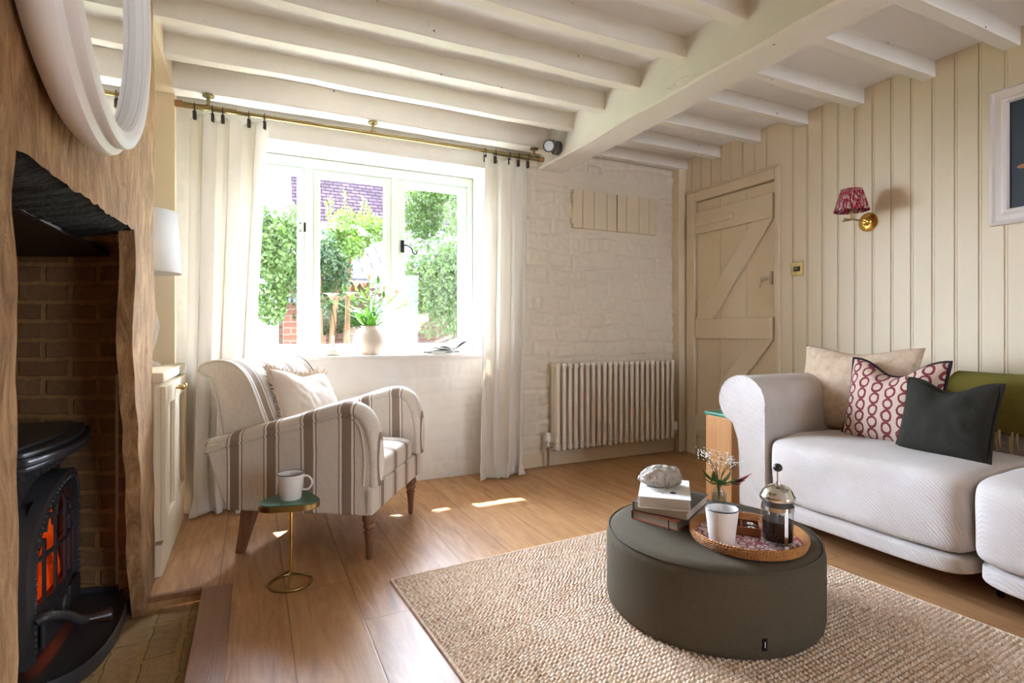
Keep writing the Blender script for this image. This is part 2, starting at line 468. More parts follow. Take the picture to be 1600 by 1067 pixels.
def rockm():
    t = NT('pitted_rock'); d = t.voro(60); h = t.ramp(d, [(.1, (0,0,0,1)), (.5, (1,1,1,1))])
    c = t.mix(t.noise(50, 4), col(190,178,164), col(150,138,126))
    return t.done(c, .9, t.bump(h, .8, .006))
m_rock = rockm()
def flame():
    t = NT('flame_glow'); e = t.n('ShaderNodeEmission')
    c = t.ramp(t.noise(9, 3), [(.35, col(120,20,2)), (.55, col(255,96,20)), (.7, col(255,150,60))])
    t.l(c, e.inputs[0]); e.inputs[1].default_value = 1.0; t.l(e.outputs[0], t.out.inputs[0]); return t.mat
m_flame = flame()
m_coffee = M('coffee', (24,12,6), .15)
m_choc = M('chocolate', (46,24,16), .35)
m_chocbox = M('choc_box', (142,78,40), .5)
m_canvas = M('dark_canvas', (44,56,64), .6, c2=(28,36,44), ns=6)
m_pframe = M('frame_greywhite', (218,206,198), .5)
m_birdwhite = M('painted_white', (200,206,208), .6)
m_birdorange = M('painted_orange', (176,112,70), .6)
m_pot = M('chalk_pot', (206,190,176), .8, c2=(192,174,160), ns=20)
m_spot = M('spot_grey', (92,88,86), .4, .4)
m_lens = M('spot_lens', (214,220,230), .1)
m_gutter = M('gutter_black', (44,46,54), .5)
m_sky_wall = M('pale_render', (150,148,148), .8)
m_path = M('pale_gravel', (226,222,214), .9)

# ------------------------------------------------------------------ camera, light
cam = bpy.data.cameras.new('camera'); cam.sensor_width = 36; cam.lens = 849*36/1600; cam.shift_y = -15.5/1600
cam.clip_start = .02
co = bpy.data.objects.new('camera', cam); C.objects.link(co); co.location = (0, 0, 1.0)
co.rotation_euler = (PI/2, 0, -R(25.5)); bpy.context.scene.camera = co
sc = bpy.context.scene
sc.view_settings.view_transform = 'Standard'; sc.view_settings.look = 'None'; sc.view_settings.gamma = 1
sc.view_settings.use_curve_mapping = False; sc.view_settings.exposure = 1.05
W = bpy.data.worlds.new('world'); sc.world = W; W.use_nodes = True
nt = W.node_tree; bg = nt.nodes['Background']; bg.inputs[0].default_value = (.80, .95, 1.18, 1)
# hazy summer sky, brighter on the sun's side (towards +y) than behind the house
tcw = nt.nodes.new('ShaderNodeTexCoord'); sx = nt.nodes.new('ShaderNodeSeparateXYZ'); nt.links.new(tcw.outputs['Generated'], sx.inputs[0])
mr = nt.nodes.new('ShaderNodeMapRange'); mr.interpolation_type = 'SMOOTHSTEP'
mr.inputs['From Min'].default_value = .0; mr.inputs['From Max'].default_value = .7; mr.inputs['To Min'].default_value = 8.0; mr.inputs['To Max'].default_value = 50.0
nt.links.new(sx.outputs[1], mr.inputs['Value']); nt.links.new(mr.outputs[0], bg.inputs[1])
sun = bpy.data.lights.new('sun', 'SUN'); sun.energy = 22; sun.angle = R(.6); sun.color = (1, .95, .86)
so = bpy.data.objects.new('sun', sun); C.objects.link(so)
so.rotation_euler = Vector((.12, -.683, -1)).to_track_quat('-Z', 'Y').to_euler()
def portal(name, loc, rot, sx, sy):
    a = bpy.data.lights.new(name, 'AREA'); a.shape = 'RECTANGLE'; a.size = sx; a.size_y = sy; a.cycles.is_portal = True
    o = bpy.data.objects.new(name, a); C.objects.link(o); o.location = loc; o.rotation_euler = rot
portal('rear_fill_portal', (2.675, -3.7, 1.35), (PI/2, 0, 0), 1.05, 1.7)  # samples sky through the unseen rear opening added for fill light
portal('window_portal', (.62, 3.93, 1.46), (-PI/2, 0, 0), 1.75, 1.35)

XR = 3.27; YB = 3.56; ZC = 2.44
# ------------------------------------------------------------------ setting
b = MB()
b.add([(-.075,-3.6,0),(XR+.1,-3.6,0),(XR+.1,3.62,0),(-.075,3.62,0),(-.36,2.43,0),(-.075,2.43,0),(-.36,3.62,0)],
      [(0,1,2,3,5),(4,5,3,6)])
b.add([(-.36,2.43,0),(-.075,2.43,0),(-.075,2.43,-.045),(-.36,2.43,-.045)], [(0,1,2,3)])
fl = b.build('floor', m_floor, fix=False); struct(fl, 'wide oak plank floor with knots and pale reflections', 'floor')
b = MB(); b.box(-.178,-.072,-.6,2.425,-.05,.004)
o = b.build('trim_1', m_oakstrip, bevel=.003); struct(o, 'dark oak border strip edging the brick hearth', 'trim')
b = MB(); b.box(-.36,-.178,2.425,2.447,-.02,.003)
o = b.build('trim_2', m_oakstrip, bevel=.003); struct(o, 'short oak nosing at the far end of the hearth', 'trim')
b = MB()
def hf(u, v):
    x = lerp(-1.1, -.15, u); y = lerp(.4, 2.95, v)
    return (x, y, -.048+.006*noise.noise(Vector((x*9, y*9, 0))))
b.grid(hf, 60, 120)
o = b.build('hearth', m_hearth, smooth=60); struct(o, 'sunken hearth of pale worn bricks under the stove', 'hearth')

# ceiling
b = MB(); b.add([(-1.2,-3.6,ZC),(XR+.1,-3.6,ZC),(XR+.1,3.65,ZC),(-1.2,3.65,ZC)], [(0,3,2,1)])
o = b.build('ceiling', m_ceil, fix=False); struct(o, 'white boarded ceiling between exposed joists', 'ceiling')
def wobbly_bar(x0, x1, y0, y1, z0, z1, axis, amp, seed, n=60):
    b = MB()
    prof = [(0,0),(.04,-.0),(.96,0),(1,.0),(1,.2),(1,.98),(0,.98),(0,.2)]
    k = 5
    ring = []
    for (a, c) in [(0,1),(0,.66),(0,.33),(0,.045),(.05,0),(.35,0),(.65,0),(.95,0),(1,.045),(1,.33),(1,.66),(1,1)]: ring.append((a, c))
    v = []; f = []; m = len(ring)
    for i in range(n+1):
        t = i/n
        for j, (a, c) in enumerate(ring):
            if axis == 'x': p = Vector((lerp(x0,x1,t), lerp(y0,y1,a), lerp(z0,z1,c)))
            else: p = Vector((lerp(x0,x1,a), lerp(y0,y1,t), lerp(z0,z1,c)))
            q = Vector((p.x*2.2+seed, p.y*2.2, p.z*2.2+j*.05)); g = Vector((noise.noise(q), noise.noise(q+Vector((7,3,1))), noise.noise(q+Vector((2,9,4)))))
            q2 = q*5; g += .3*Vector((noise.noise(q2), noise.noise(q2+Vector((7,3,1))), noise.noise(q2+Vector((2,9,4)))))
            g *= amp
            if axis == 'x': g.x = 0
            else: g.y = 0
            if c == 1: g.z = 0
            v.append(p+g)
    for i in range(n):
        for j in range(m-1):
            f.append((i*m+j, i*m+j+1, (i+1)*m+j+1, (i+1)*m+j))
    f.append(tuple(range(m))); f.append(tuple(n*m+j for j in range(m-1, -1, -1)))
    b.add(v, f); return b
ZJ = 2.345
left_y = [3.385+.04, 3.07, 2.72, 2.385, 2.03, 1.67, 1.30, .93]
names = ['nearest the window', 'second from the window', 'third from the window', 'fourth from the window', 'fifth from the window', 'sixth from the window', 'seventh from the window', 'eighth from the window']
k = 3
for i, y in enumerate(left_y):
    o = wobbly_bar(-.385, 1.95, y-(.05 if i == 0 else 0), y+.068, ZJ-(.05 if i == 0 else .005), ZC, 'x', .006, i*3.1).build('trim_%d' % k, m_beam, smooth=28); k += 1
    struct(o, 'white painted ceiling joist left of the big beam, %s' % names[i], 'joist')
right_y = [3.455, 3.105, 2.735, 2.365, 2.01, 1.636, 1.28, .93]
for i, y in enumerate(right_y):
    o = wobbly_bar(2.10, XR+.01, y, y+.066, 2.352, ZC, 'x', .004, 40+i*3.1).build('trim_%d' % k, m_beam, smooth=28); k += 1
    struct(o, 'cream painted ceiling joist right of the big beam, %s' % names[i], 'joist')
o = wobbly_bar(1.915, 2.125, -3.5, 3.57, 2.2, ZC, 'y', .011, 90, 110).build('trim_%d' % k, m_beam, smooth=28); k += 1
struct(o, 'thick white ceiling beam running towards the stone window wall', 'beam')

# back wall: painted rubble with a window recess
WX0, WX1, WZ0, WZ1 = -.25, 1.50, .84, 2.155
def rubble(x, z):
    zz = z/.115+.35*noise.noise(Vector((x*2.5, z*2.5, 3)))
    row = math.floor(zz); fz = zz-row
    w = .20+.12*noise.cell(Vector((row, 5, 1)))
    xx = (x+.35*noise.cell(Vector((row, 1, 2)))*1.0)/w+.25*noise.noise(Vector((x*4, z*4, 8)))
    fx = xx-math.floor(xx)
    d = min(min(fx, 1-fx)*w, min(fz, 1-fz)*.115)
    hgt = .5+.9*noise.cell(Vector((math.floor(xx), row, 3)))
    st = min(1, d/.022); st = st*st*(3-2*st)
    q = Vector((x*16, z*20, 1)); r_ = .5*noise.noise(q)+.3*noise.noise(q*2.3)+.2*abs(noise.noise(q*.6))
    return .026*st*(.35+.65*abs(hgt)/1.4)*(.75+.7*r_)+.010*r_
def wall_pt(x, z):
    a = 1.0
    if x < 1.55: a = .35                                   # smoother limewash round the window
    if x < 1.55 and z < .84: a = .22
    a *= min(1, max(.08, (max(abs(x-2.605)-.43, abs(z-1.94)-.17))/.05)) if abs(x-2.605) < .5 and abs(z-1.94) < .24 else 1
    if 2.1 < z < 2.22 and x > 1.9: a *= .3
    return (x, YB-a*rubble(x, z), z)
b = MB()
def patch(x0, x1, z0, z1, st=.0085):
    nu = max(2, int((x1-x0)/st)); nv = max(2, int((z1-z0)/st))
    b.grid(lambda u, v: wall_pt(lerp(x0, x1, u), lerp(z0, z1, v)), nu, nv)
patch(-.9, WX0, 0, 2.44, .02); patch(WX1, XR+.02, 0, 2.44); patch(WX0, WX1, 0, WZ0-.01, .012); patch(WX0, WX1, WZ1, 2.44, .02)
# recess reveals
b.add([(WX0,YB-.004,WZ0-.01),(WX0,3.98,WZ0-.01),(WX0,3.98,WZ1),(WX0,YB-.004,WZ1)], [(0,1,2,3)])
b.add([(WX1,YB-.004,WZ0-.01),(WX1,3.98,WZ0-.01),(WX1,3.98,WZ1),(WX1,YB-.004,WZ1)], [(3,2,1,0)])
b.add([(WX0,YB-.004,WZ1),(WX0,3.98,WZ1),(WX1,3.98,WZ1),(WX1,YB-.004,WZ1)], [(0,1,2,3)])
b.add([(WX0,YB-.004,WZ0-.01),(WX0,3.98,WZ0-.01),(WX1,3.98,WZ0-.01),(WX1,YB-.004,WZ0-.01)], [(3,2,1,0)])
# outer leaf so no daylight leaks round the frame
b.box(-1.2, WX0, 3.9, 3.98, -.3, 2.7); b.box(WX1, XR+.3, 3.9, 3.98, -.3, 2.7); b.box(WX0, WX1, 3.9, 3.98, -.3, WZ0-.01); b.box(WX0, WX1, 3.9, 3.98, WZ1, 2.7)
def limewash():
    t = NT('limewashed_stone'); o = t.sep()
    f = t.ramp(t.math('MULTIPLY_ADD', o[0], 1/.3, -1.5/.3), [(0, (0,0,0,1)), (1, (1,1,1,1))])
    c = t.mix(f, col(240,236,230), col(226,213,192)); c = t.mix(t.math('MULTIPLY', t.noise(9, 4), .3), c, col(214,202,184))
    return t.done(c, .88, t.bump(t.noise(55, 4, .6), .3, .004))
o = b.build('wall_back', limewash(), smooth=70, fix=False); struct(o, 'rough limewashed stone wall holding the cottage window', 'wall')
b = MB(); b.box(1.5, 3.19, 3.532, 3.57, 0, .105)
o = b.build('baseboard_back', m_creamdoor, bevel=.004); struct(o, 'painted skirting board below the radiator', 'skirting')
b = MB(); b.box(WX0, WX1, 3.525, 3.86, .825, .846)
o = b.build('trim_30', m_plaster, bevel=.004); struct(o, 'white window sill board with pots and books on it', 'sill')

# right wall: tongue and groove boards
b = MB()
def board_profile(y0, y1):
    p = [(y0, XR)]
    g = 2.584-.1035*60
    while g < y1:
        if g-.012 > y0 and g+.012 < y1:
            p += [(g-.014, XR), (g-.0125, XR+.002), (g-.011, XR), (g-.004, XR), (g, XR+.006), (g+.003, XR)]
        g += .1035
    p.append((y1, XR)); return p
def boards(y0, y1, z0, z1):
    p = board_profile(y0, y1); n = len(p)
    b.add([(x, y, z0) for y, x in p]+[(x, y, z1) for y, x in p], [(i, i+1, n+i+1, n+i) for i in range(n-1)])
boards(-3.6, 2.585, 0, ZC); boards(2.585, 3.452, 2.10, ZC); boards(3.452, 3.62, 0, ZC)
o = b.build('wall_right', m_cream, fix=False); struct(o, 'cream tongue and groove panelled wall', 'wall')
# corner boxing
b = MB(); b.box(3.19, 3.28, 3.47, 3.58, 0, 2.36)
o = b.build('trim_31', m_cream, bevel=.004); struct(o, 'cream boxed pipe casing in the corner beside the radiator', 'trim')
# rear wall, opening added for fill light; outer skin left of the chimney
b = MB(); b.box(-1.2, 2.15, -3.68, -3.6, -.2, 2.5); b.box(3.2, XR+.1, -3.68, -3.6, -.2, 2.5); b.box(2.15, 3.2, -3.68, -3.6, -.2, .5); b.box(2.15, 3.2, -3.68, -3.6, 2.2, 2.5); b.box(-1.28, -1.2, -3.68, 3.98, -.2, 2.6); b.box(-1.28, -.1, -3.68, 3.98, -.3, -.2)
o = b.build('wall_front', m_alcove); struct(o, 'plain cream wall with an added fill-light opening behind the viewpoint', 'wall')
# chimney breast
CX = -.36
LB = [(1.16,-.06),(1.19,.25),(1.172,.5),(1.195,.8),(1.185,1.05),(1.165,1.2),(1.172,1.311)]
RB = [(2.17,1.335),(2.185,1.1),(2.215,.9),(2.25,.68),(2.29,.45),(2.34,.25),(2.40,-.06)]
def jit(y, z, a): return a*noise.noise(Vector((y*11, z*11, 5)))+.5*a*noise.noise(Vector((y*31, z*31, 9)))
def chim_x(y, z):
    return CX+.012*noise.noise(Vector((y*3, z*3, 1)))+.006*noise.noise(Vector((y*17, z*7, 4)))
b = MB()
def face_patch(fy0, fy1, z0, z1, nu, nv):
    def fn(u, v):
        z = lerp(z0, z1, v); a = fy0(z); c = fy1(z); y = lerp(a, c, u)
        if 0 < u < 1 or True: y += jit(y, z, .006)
        return (chim_x(y, z), y, z)
    b.grid(fn, nu, nv)
L_ = sorted([(z, y) for y, z in LB]); R_ = sorted([(z, y) for y, z in RB])
lint = lambda y: 1.311+(y-1.172)/(2.17-1.172)*.03+.008*noise.noise(Vector((y*20, 0, 0)))
face_patch(lambda z: -3.6, lambda z: interp(L_, z), -.06, 1.311, 90, 60)
face_patch(lambda z: interp(R_, z), lambda z: 2.592+.010*math.sin(z*7), -.06, 1.335, 22, 90)
def up(u, v):
    y = lerp(-3.6, 2.592, u); z0 = 1.311 if y < 1.172 else (lint(y) if y < 2.17 else 1.335); z0 -= .004
    z = lerp(z0, ZC, v); yy = y+(jit(y, z, .006) if u < 1 else .01*math.sin(z*7))
    return (chim_x(y, z), yy, z)
b.grid(up, 320, 60)
T = .13
# reveals: near pier, far pier and the outer return
def rev(pts, dx=T):
    n = len(pts)
    b.grid(lambda u, v: (chim_x(*pts[round(v*(n-1))])-.0-dx*u, pts[round(v*(n-1))][0]+jit(pts[round(v*(n-1))][0], pts[round(v*(n-1))][1], .006), pts[round(v*(n-1))][1]), 6, n)
rev([(interp(L_, z), z) for z in [lerp(-.06, 1.311, i/50) for i in range(51)]], .5)
rev([(interp(R_, z), z) for z in [lerp(-.06, 1.335, i/70) for i in range(71)]], .045)
rev([(2.592+.010*math.sin(z*7), z) for z in [lerp(-.06, ZC, i/70) for i in range(71)]], .03)
o = b.build('wall_left', m_chim, smooth=60, fix=False); struct(o, 'rough brown timber and stone chimney breast', 'wall')
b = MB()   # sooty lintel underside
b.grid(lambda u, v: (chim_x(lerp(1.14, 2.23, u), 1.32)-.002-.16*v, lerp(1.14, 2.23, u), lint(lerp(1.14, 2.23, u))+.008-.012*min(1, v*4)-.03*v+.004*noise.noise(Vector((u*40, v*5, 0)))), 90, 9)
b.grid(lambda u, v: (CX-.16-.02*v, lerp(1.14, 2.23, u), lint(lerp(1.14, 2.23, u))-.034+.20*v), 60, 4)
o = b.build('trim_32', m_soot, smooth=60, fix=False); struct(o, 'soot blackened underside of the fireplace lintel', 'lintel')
b = MB(); b.box(-1.0, CX-.15, .9, 2.9, 1.296, 1.31)
o = b.build('trim_33', m_rust); struct(o, 'rusty brown register plate closing the chimney above the stove', 'plate')
# recess brickwork: splayed far cheek and the back, straight in its own axes
cheek = MB()
def cfn(u, v):
    x = lerp(0, .735, u); z = lerp(-.06, 1.345, v); return (x, .004*noise.noise(Vector((x*14, z*14, 2))), z)
cheek.grid(cfn, 60, 90)
o = cheek.build('wall_recess', m_brick, smooth=60, fix=False); struct(o, 'brown brick cheek of the fireplace recess beside the stove', 'wall')
o.location = (-1.03, 2.87, 0); o.rotation_euler = (0, 0, -R(25.2))
b = MB(); b.add([(-1.0,.9,-.06),(-1.0,2.95,-.06),(-1.0,2.95,1.3),(-1.0,.9,1.3)], [(0,1,2,3)]); b.add([(-1.0,.9,-.06),(-.4,.9,-.06),(-.4,.9,1.3),(-1.0,.9,1.3)], [(3,2,1,0)])
o = b.build('wall_recess_back', [m_brickback, m_brick], fix=False); o.data.polygons[1].material_index = 1; struct(o, 'shadowed brick back of the fireplace recess', 'wall')

b = MB(); b.box(-.47, -.366, 2.56, 2.60, -.06, 1.36); b.prism([(-1.05,2.45),(-.37,2.45),(-.37,2.555),(-.47,2.60),(-1.05,2.872)], 'z', 1.33, 1.36)
o = b.build('wall_recess_side', m_brick); struct(o, 'narrow brick return beside the chimney pier', 'wall')
# alcove and cabinet
b = MB()
b.box(-1.0, -.385, 3.476, 3.56, 0, 2.44)             # end cheek
b.box(-1.0, -.385, 2.59, 3.476, 2.30, 2.44)          # soffit
b.box(-1.0, -.95, 2.90, 3.476, 0, 2.30)              # back
b.prism([(-.385,2.594),(-.44,2.605),(-.47,2.625),(-1.0,2.875),(-1.0,2.90),(-.465,2.648),(-.40,2.612),(-.385,2.612)], 'z', .5, 2.31); b.box(-1.0, -.385, 2.57, 2.62, 1.37, 2.31)

o = b.build('wall_alcove', m_alcove); struct(o, 'warm cream alcove beside the chimney breast', 'wall')
t = thing('cabinet', 'built-in cream alcove cabinet with panelled doors beside the curtain', 'cabinet', (-.34, 2.61, 0))
b = MB(); b.box(-.15, -.02, 0, .3, 0, .79); b.box(-.6, -.02, .3, .775, 0, .79); b.build('body', m_cream, t)
b = MB(); b.prism([(.012,0),(.012,.785),(-.6,.785),(-.6,.3),(-.15,.3),(-.15,0)], 'z', .79, .832); b.build('cabinet_top', m_cream, t, bevel=.004)
b = MB(); b.box(-.02, .006, 0, .775, 0, .13); b.build('plinth', m_cream, t, bevel=.004)
for i, (y0, y1) in enumerate(((.01, .375), (.385, .765))):
    b = MB(); b.box(-.02, .0, y0, y1, .145, .775)
    d = b.build('door', m_cream, t)
    b = MB()
    b.box(0, .018, y0, y0+.07, .145, .775); b.box(0, .018, y1-.07, y1, .145, .775)
    b.box(0, .018, y0+.07, y1-.07, .145, .225); b.box(0, .018, y0+.07, y1-.07, .69, .775)
    b.build('door_frame', m_cream, d, bevel=.003)
    ky = y0+.05 if i else y1-.04
    b = MB(); b.M = Matrix.Translation((.018, ky, .74)) @ Matrix.Rotation(PI/2, 4, 'Y')
    b.lathe([(.006,0),(.005,.012),(.012,.022),(.013,.032),(.006,.037)], 16)
    b.build('knob', m_brass, d, smooth=40)
# table lamp on the cabinet
t = thing('table_lamp', 'table lamp with a large white shade on the alcove cabinet', 'lamp', (-.485, 3.15, .832))
b = MB(); b.lathe([(.165,.454),(.150,.753)], 48, cap=False); b.build('lamp_shade', m_shade, t, smooth=180, solid=.003)
b = MB(); b.lathe([(.08,0),(.08,.015),(.03,.03),(.06,.12),(.075,.2),(.05,.3),(.015,.36),(.012,.55)], 24); b.build('base', m_pot, t, smooth=40)
# ------------------------------------------------------------------ window
FY0, FY1 = 3.83, 3.90
b = MB()
b.box(WX0+.003, WX1-.003, FY0, FY1, 2.085, 2.15); b.box(WX0+.003, WX1-.003, FY0, FY1, .847, .885)
for a, c in ((WX0+.003, WX0+.06), (.31, .362), (.885, .937), (1.455, WX1-.003)): b.box(a, c, FY0, FY1, .885, 2.085)
win = b.build('window_1', m_frame, bevel=.004); struct(win, 'three light casement window with pale green-white timber frame', 'window')
lights = [(-.19, .31), (.362, .885), (.937, 1.455)]
glz = [(-.14, .267), (.407, .838), (.982, 1.398)]
for (a, c), (g0, g1) in zip(lights, glz):
    b = MB(); z0, z1, h0, h1 = .887, 2.083, .915, 2.035
    b.box(a+.002, g0, FY0+.012, FY1-.01, z0, z1); b.box(g1, c-.002, FY0+.012, FY1-.01, z0, z1)
    b.box(g0, g1, FY0+.012, FY1-.01, z0, h0); b.box(g0, g1, FY0+.012, FY1-.01, h1, z1)
    s_ = b.build('casement', m_frame, win, bevel=.003)
    b = MB(); b.box(g0-.004, g1+.004, 3.866, 3.870, h0-.004, h1+.004); b.build('pane', m_pane, s_)
def hinge(x, z):
    b = MB(); b.box(x-.006, x+.006, FY0-.004, FY0+.012, z-.03, z+.03); b.box(x-.03, x-.024, FY0+.006, FY0+.012, z-.03, z-.02); b.box(x-.03, x-.024, FY0+.006, FY0+.012, z+.02, z+.03)
    b.build('hinge', m_black, win)
hinge(.31, 1.69)
b = MB(); zl = 1.62
b.box(.952, .975, FY0-.002, FY0+.012, zl-.055, zl+.03)
b.tube(spline([(.965,3.82,zl-.005),(.99,3.80,zl-.01),(1.02,3.795,zl-.03),(1.03,3.795,zl-.06),(1.05,3.795,zl-.068),(1.06,3.795,zl-.045)], 6), .006, 8)
b.build('catch', m_black, win, smooth=50)

# ------------------------------------------------------------------ door
DX = 3.272
b = MB()
b.box(DX-.022, XR+.03, 2.571, 2.607, 0, 2.135); b.box(DX-.022, XR+.03, 3.358, 3.452, 0, 2.135); b.box(DX-.022, XR+.03, 2.607, 3.358, 2.055, 2.135)
b.box(DX-.03, XR+.03, 2.563, 3.46, 2.135, 2.15)
b.box(XR+.03, XR+.06, 2.5, 3.6, 0, 2.3)
d1 = b.build('trim_34', m_creamdoor, bevel=.005); struct(d1, 'cream moulded frame around the cottage door', 'door frame')
b = MB()
yb = [2.612, 2.86, 3.11, 3.353]
for a, c in zip(yb, yb[1:]): b.box(DX+.002, DX+.03, a+.0008, c-.0008, .012, 2.047)
dr = b.build('door_1', m_creamdoor, bevel=.002); struct(dr, 'cream ledged and braced plank door in the corner', 'door')
def ledge(z0, z1, y0=2.622, y1=3.353):
    b = MB(); b.box(DX-.022, DX+.002, y0, y1, z0, z1); b.build('ledge', m_creamdoor, dr, bevel=.004)
ledge(1.79, 1.965); ledge(.945, 1.10); ledge(.16, .31)
def brace(ya, za, yb_, zb, w=.15):
    d = Vector((0, yb_-ya, zb-za)).normalized(); n = Vector((0, -d.z, d.y))*w/2
    b = MB(); p = [Vector((0,ya,za))-n, Vector((0,yb_,zb))-n, Vector((0,yb_,zb))+n, Vector((0,ya,za))+n]
    b.prism([(q.y, q.z) for q in p], 'x', DX-.021, DX+.002); b.build('brace', m_creamdoor, dr, bevel=.004)
# clipped parallelogram braces
for z0, z1, in ((1.10, 1.79), (.31, .945)):
    b = MB(); b.prism([(2.622, z1), (2.80, z1), (3.353, z0), (3.17, z0)], 'x', DX-.021, DX+.002)
    b.build('brace', m_creamdoor, dr, bevel=.004)
for z in (1.87, .22):
    b = MB(); b.box(DX-.034, DX-.020, 3.345, 3.372, z-.10, z+.10); b.box(DX-.030, DX-.020, 2.98, 3.35, z-.022, z+.022); b.ball((DX-.026, 2.98, z), (.006,.03,.03))
    b.build('hinge', m_creamdoor, dr, bevel=.002)
b = MB(); b.box(DX-.012, DX+.002, 2.635, 2.655, 1.33, 1.42)
b.tube([(DX-.02,2.645,1.375),(DX-.022,2.72,1.375)], .008, 8); b.tube(spline([(DX-.01,2.66,1.37),(DX-.04,2.67,1.345),(DX-.045,2.70,1.335),(DX-.03,2.72,1.31)], 5), .006, 8); b.tube([(DX-.02,2.715,1.375),(DX-.036,2.70,1.335)], .005, 8)
b.build('latch', M('latch_worn', (198,182,158), .5, .1), dr, smooth=50)
# switch
t = thing('light_switch', 'small square antique brass light switch beside the door', 'light switch', (XR-.001, 2.445, 1.417))
b = MB(); b.box(-.006, 0, -.045, .045, -.045, .045); b.build('plate', m_brass, t, bevel=.002)
b = MB(); b.box(-.009, -.006, -.024, .024, -.016, .016); b.build('switch_surround', m_black, t)
for q in (-.013, 0, .013):
    b = MB(); b.box(-.02, -.008, q-.004, q+.004, -.006, .008); b.build('toggle', m_brass, t, bevel=.001)

# wall cupboard hatch in the stone wall
t = thing('wall_hatch', 'painted boarded cupboard hatch set high in the stone wall', 'hatch', (2.605, 3.541, 1.94))
for sg in (-1, 1):
    b = MB(); xs = [.004, .095, .215, .32, .405]
    for a, c in zip(xs, xs[1:]):
        x0, x1 = (sg*a, sg*c) if sg > 0 else (sg*c, sg*a)
        b.box(x0+.0015, x1-.0015, -.014, .02, -.146, .146)
    d = b.build('door', m_creamdoor, t, bevel=.002)
    for z in (-.09, .08):
        b = MB(); b.box(sg*.405-.012, sg*.405+.012, -.018, -.012, z-.028, z+.028); b.box(sg*.385-.018, sg*.385+.018, -.017, -.012, z-.022, z-.008); b.box(sg*.385-.018, sg*.385+.018, -.017, -.012, z+.008, z+.022)
        b.build('hinge', m_creamdoor, d)
# ------------------------------------------------------------------ radiator
t = thing('radiator', 'cream column radiator below the hatch on the stone wall', 'radiator', (2.01, 3.435, .13))
b = MB()
for yy in (0, .036, .072):
    b.tube([(0,yy,.02),(0,yy,.62)], .0150, 12)
for zz in (.018, .622): b.tube([(0,-.006,zz),(0,.078,zz)], .018, 10)
s0 = b.build('column', m_rad, t, smooth=50)
NS = 22; SP = 1.075/(NS-1)
for i in range(1, NS):
    c = s0.copy(); C.objects.link(c); c.parent = t; c.location = (i*SP, 0, 0)
for zz in (.03, .61):
    b = MB(); b.tube([(-.01,.036,zz),(1.085,.036,zz)], .016, 10); b.build('manifold', m_rad, t, smooth=50)
for x, sg in ((-.012, -1), (1.087, 1)):
    b = MB(); b.tube([(x,.036,.03),(x+sg*.05,.036,.03)], .011, 10); b.lathe([(.010,-.125),(.010,.0),(.016,.01),(.016,.05),(.012,.06)], 14, (x+sg*.05,.036,.0))
    v = b.build('valve', m_chrome, t, smooth=40)
    b = MB(); b.lathe([(.014,.06),(.019,.065),(.019,.125),(.015,.13)], 14, (x+sg*.05,.036,0)); b.build('valve_cap', m_white, v, smooth=40)
b = MB(); b.lathe([(.009,0),(.009,.02)], 10, (-.0,0,0)); 
# ------------------------------------------------------------------ curtain pole and curtains
PY, PZ = 3.40, 2.222
t = thing('curtain_pole', 'long antique brass curtain pole hung from the ceiling over the window', 'curtain pole', (0, PY, PZ))
b = MB(); b.tube([(-.335,0,.0),(1.83,0,.004)], .0125, 16); b.build('pole', m_pole, t, smooth=50)
for x0, x1 in ((-.345, -.08), (1.485, 1.83)):
    b = MB(); b.tube([(x0,0,0),(x1,0,.003)], .016, 16); b.build('sleeve', m_pole, t, smooth=50)
for x0, x1 in ((-.378, -.34), (1.825, 1.87)):
    b = MB(); b.tube([(x0,0,0),(x1,0,.003)], .0185, 16); b.build('finial', m_cork, t, smooth=50, bevel=.003)
for x in (-.22, .67, 1.795):
    b = MB(); b.tube([(x,0,.01),(x,0,.066)], .009, 12); b.lathe([(.012,.058),(.03,.062),(.03,.072),(.012,.074)], 20, (x,0,0)); b.lathe([(.02,-.0),(.02,.014)], 12, (x,0,0))
    b.build('bracket', m_pole, t, smooth=40)
def curtain(name, label, xt0, xt1, xb0, xb1, folds, seed, ringx, pool=.0, amp=.05):
    rnd = random.Random(seed)
    t = thing(name, label, 'curtain', (0, 0, 0), group=None)
    zt = PZ-.035; zb = .008
    def fn(u, v):
        s = v**.8
        x = lerp(lerp(xt0, xt1, u), lerp(xb0, xb1, u), min(1, v*1.15))
        ph = u*folds*2*PI+seed+.5*noise.noise(Vector((u*3, v*1.2, seed)))
        A = lerp(amp*.65, amp, v)*(1+.4*noise.noise(Vector((u*5, v*.7, seed+3))))
        sn = math.sin(ph); y = A*math.copysign(abs(sn)**.75, sn)+.3*A*math.sin(ph*.5+2)
        x += .38*amp*math.sin(2*ph+.6)*lerp(.5, 1, v)
        z = lerp(zt-.018*(.5-.5*math.cos(ph*2)), zb, v)
        if v > .95:
            q = (v-.95)/.05; y -= .035*q*q*(.6+.6*noise.noise(Vector((u*9, 0, seed)))); x += .02*q*noise.noise(Vector((u*7, 3, seed)))*4
        y += .004*noise.noise(Vector((u*14, v*9, seed)))
        return (x, PY+.01+y-pool*v, z)
    b = MB(); b.grid(fn, 200, 90)
    b.build('cloth', m_linen, t, smooth=180, solid=.003, fix=False)
    for i, (x, kind) in enumerate(ringx):
        b = MB(); b.tube([(x, PY+.022*math.cos(a), PZ-.004+.022*math.sin(a)) for a in [2*PI*k/20 for k in range(20)]], .0028, 6, True)
        r_ = b.build('curtain_ring', m_leather, t, smooth=60)
        b = MB(); b.box(x-.009, x+.009, PY-.012, PY+.012, PZ-.072, PZ-.026); b.build('ring_tab', m_leather, r_, bevel=.004)
    return t
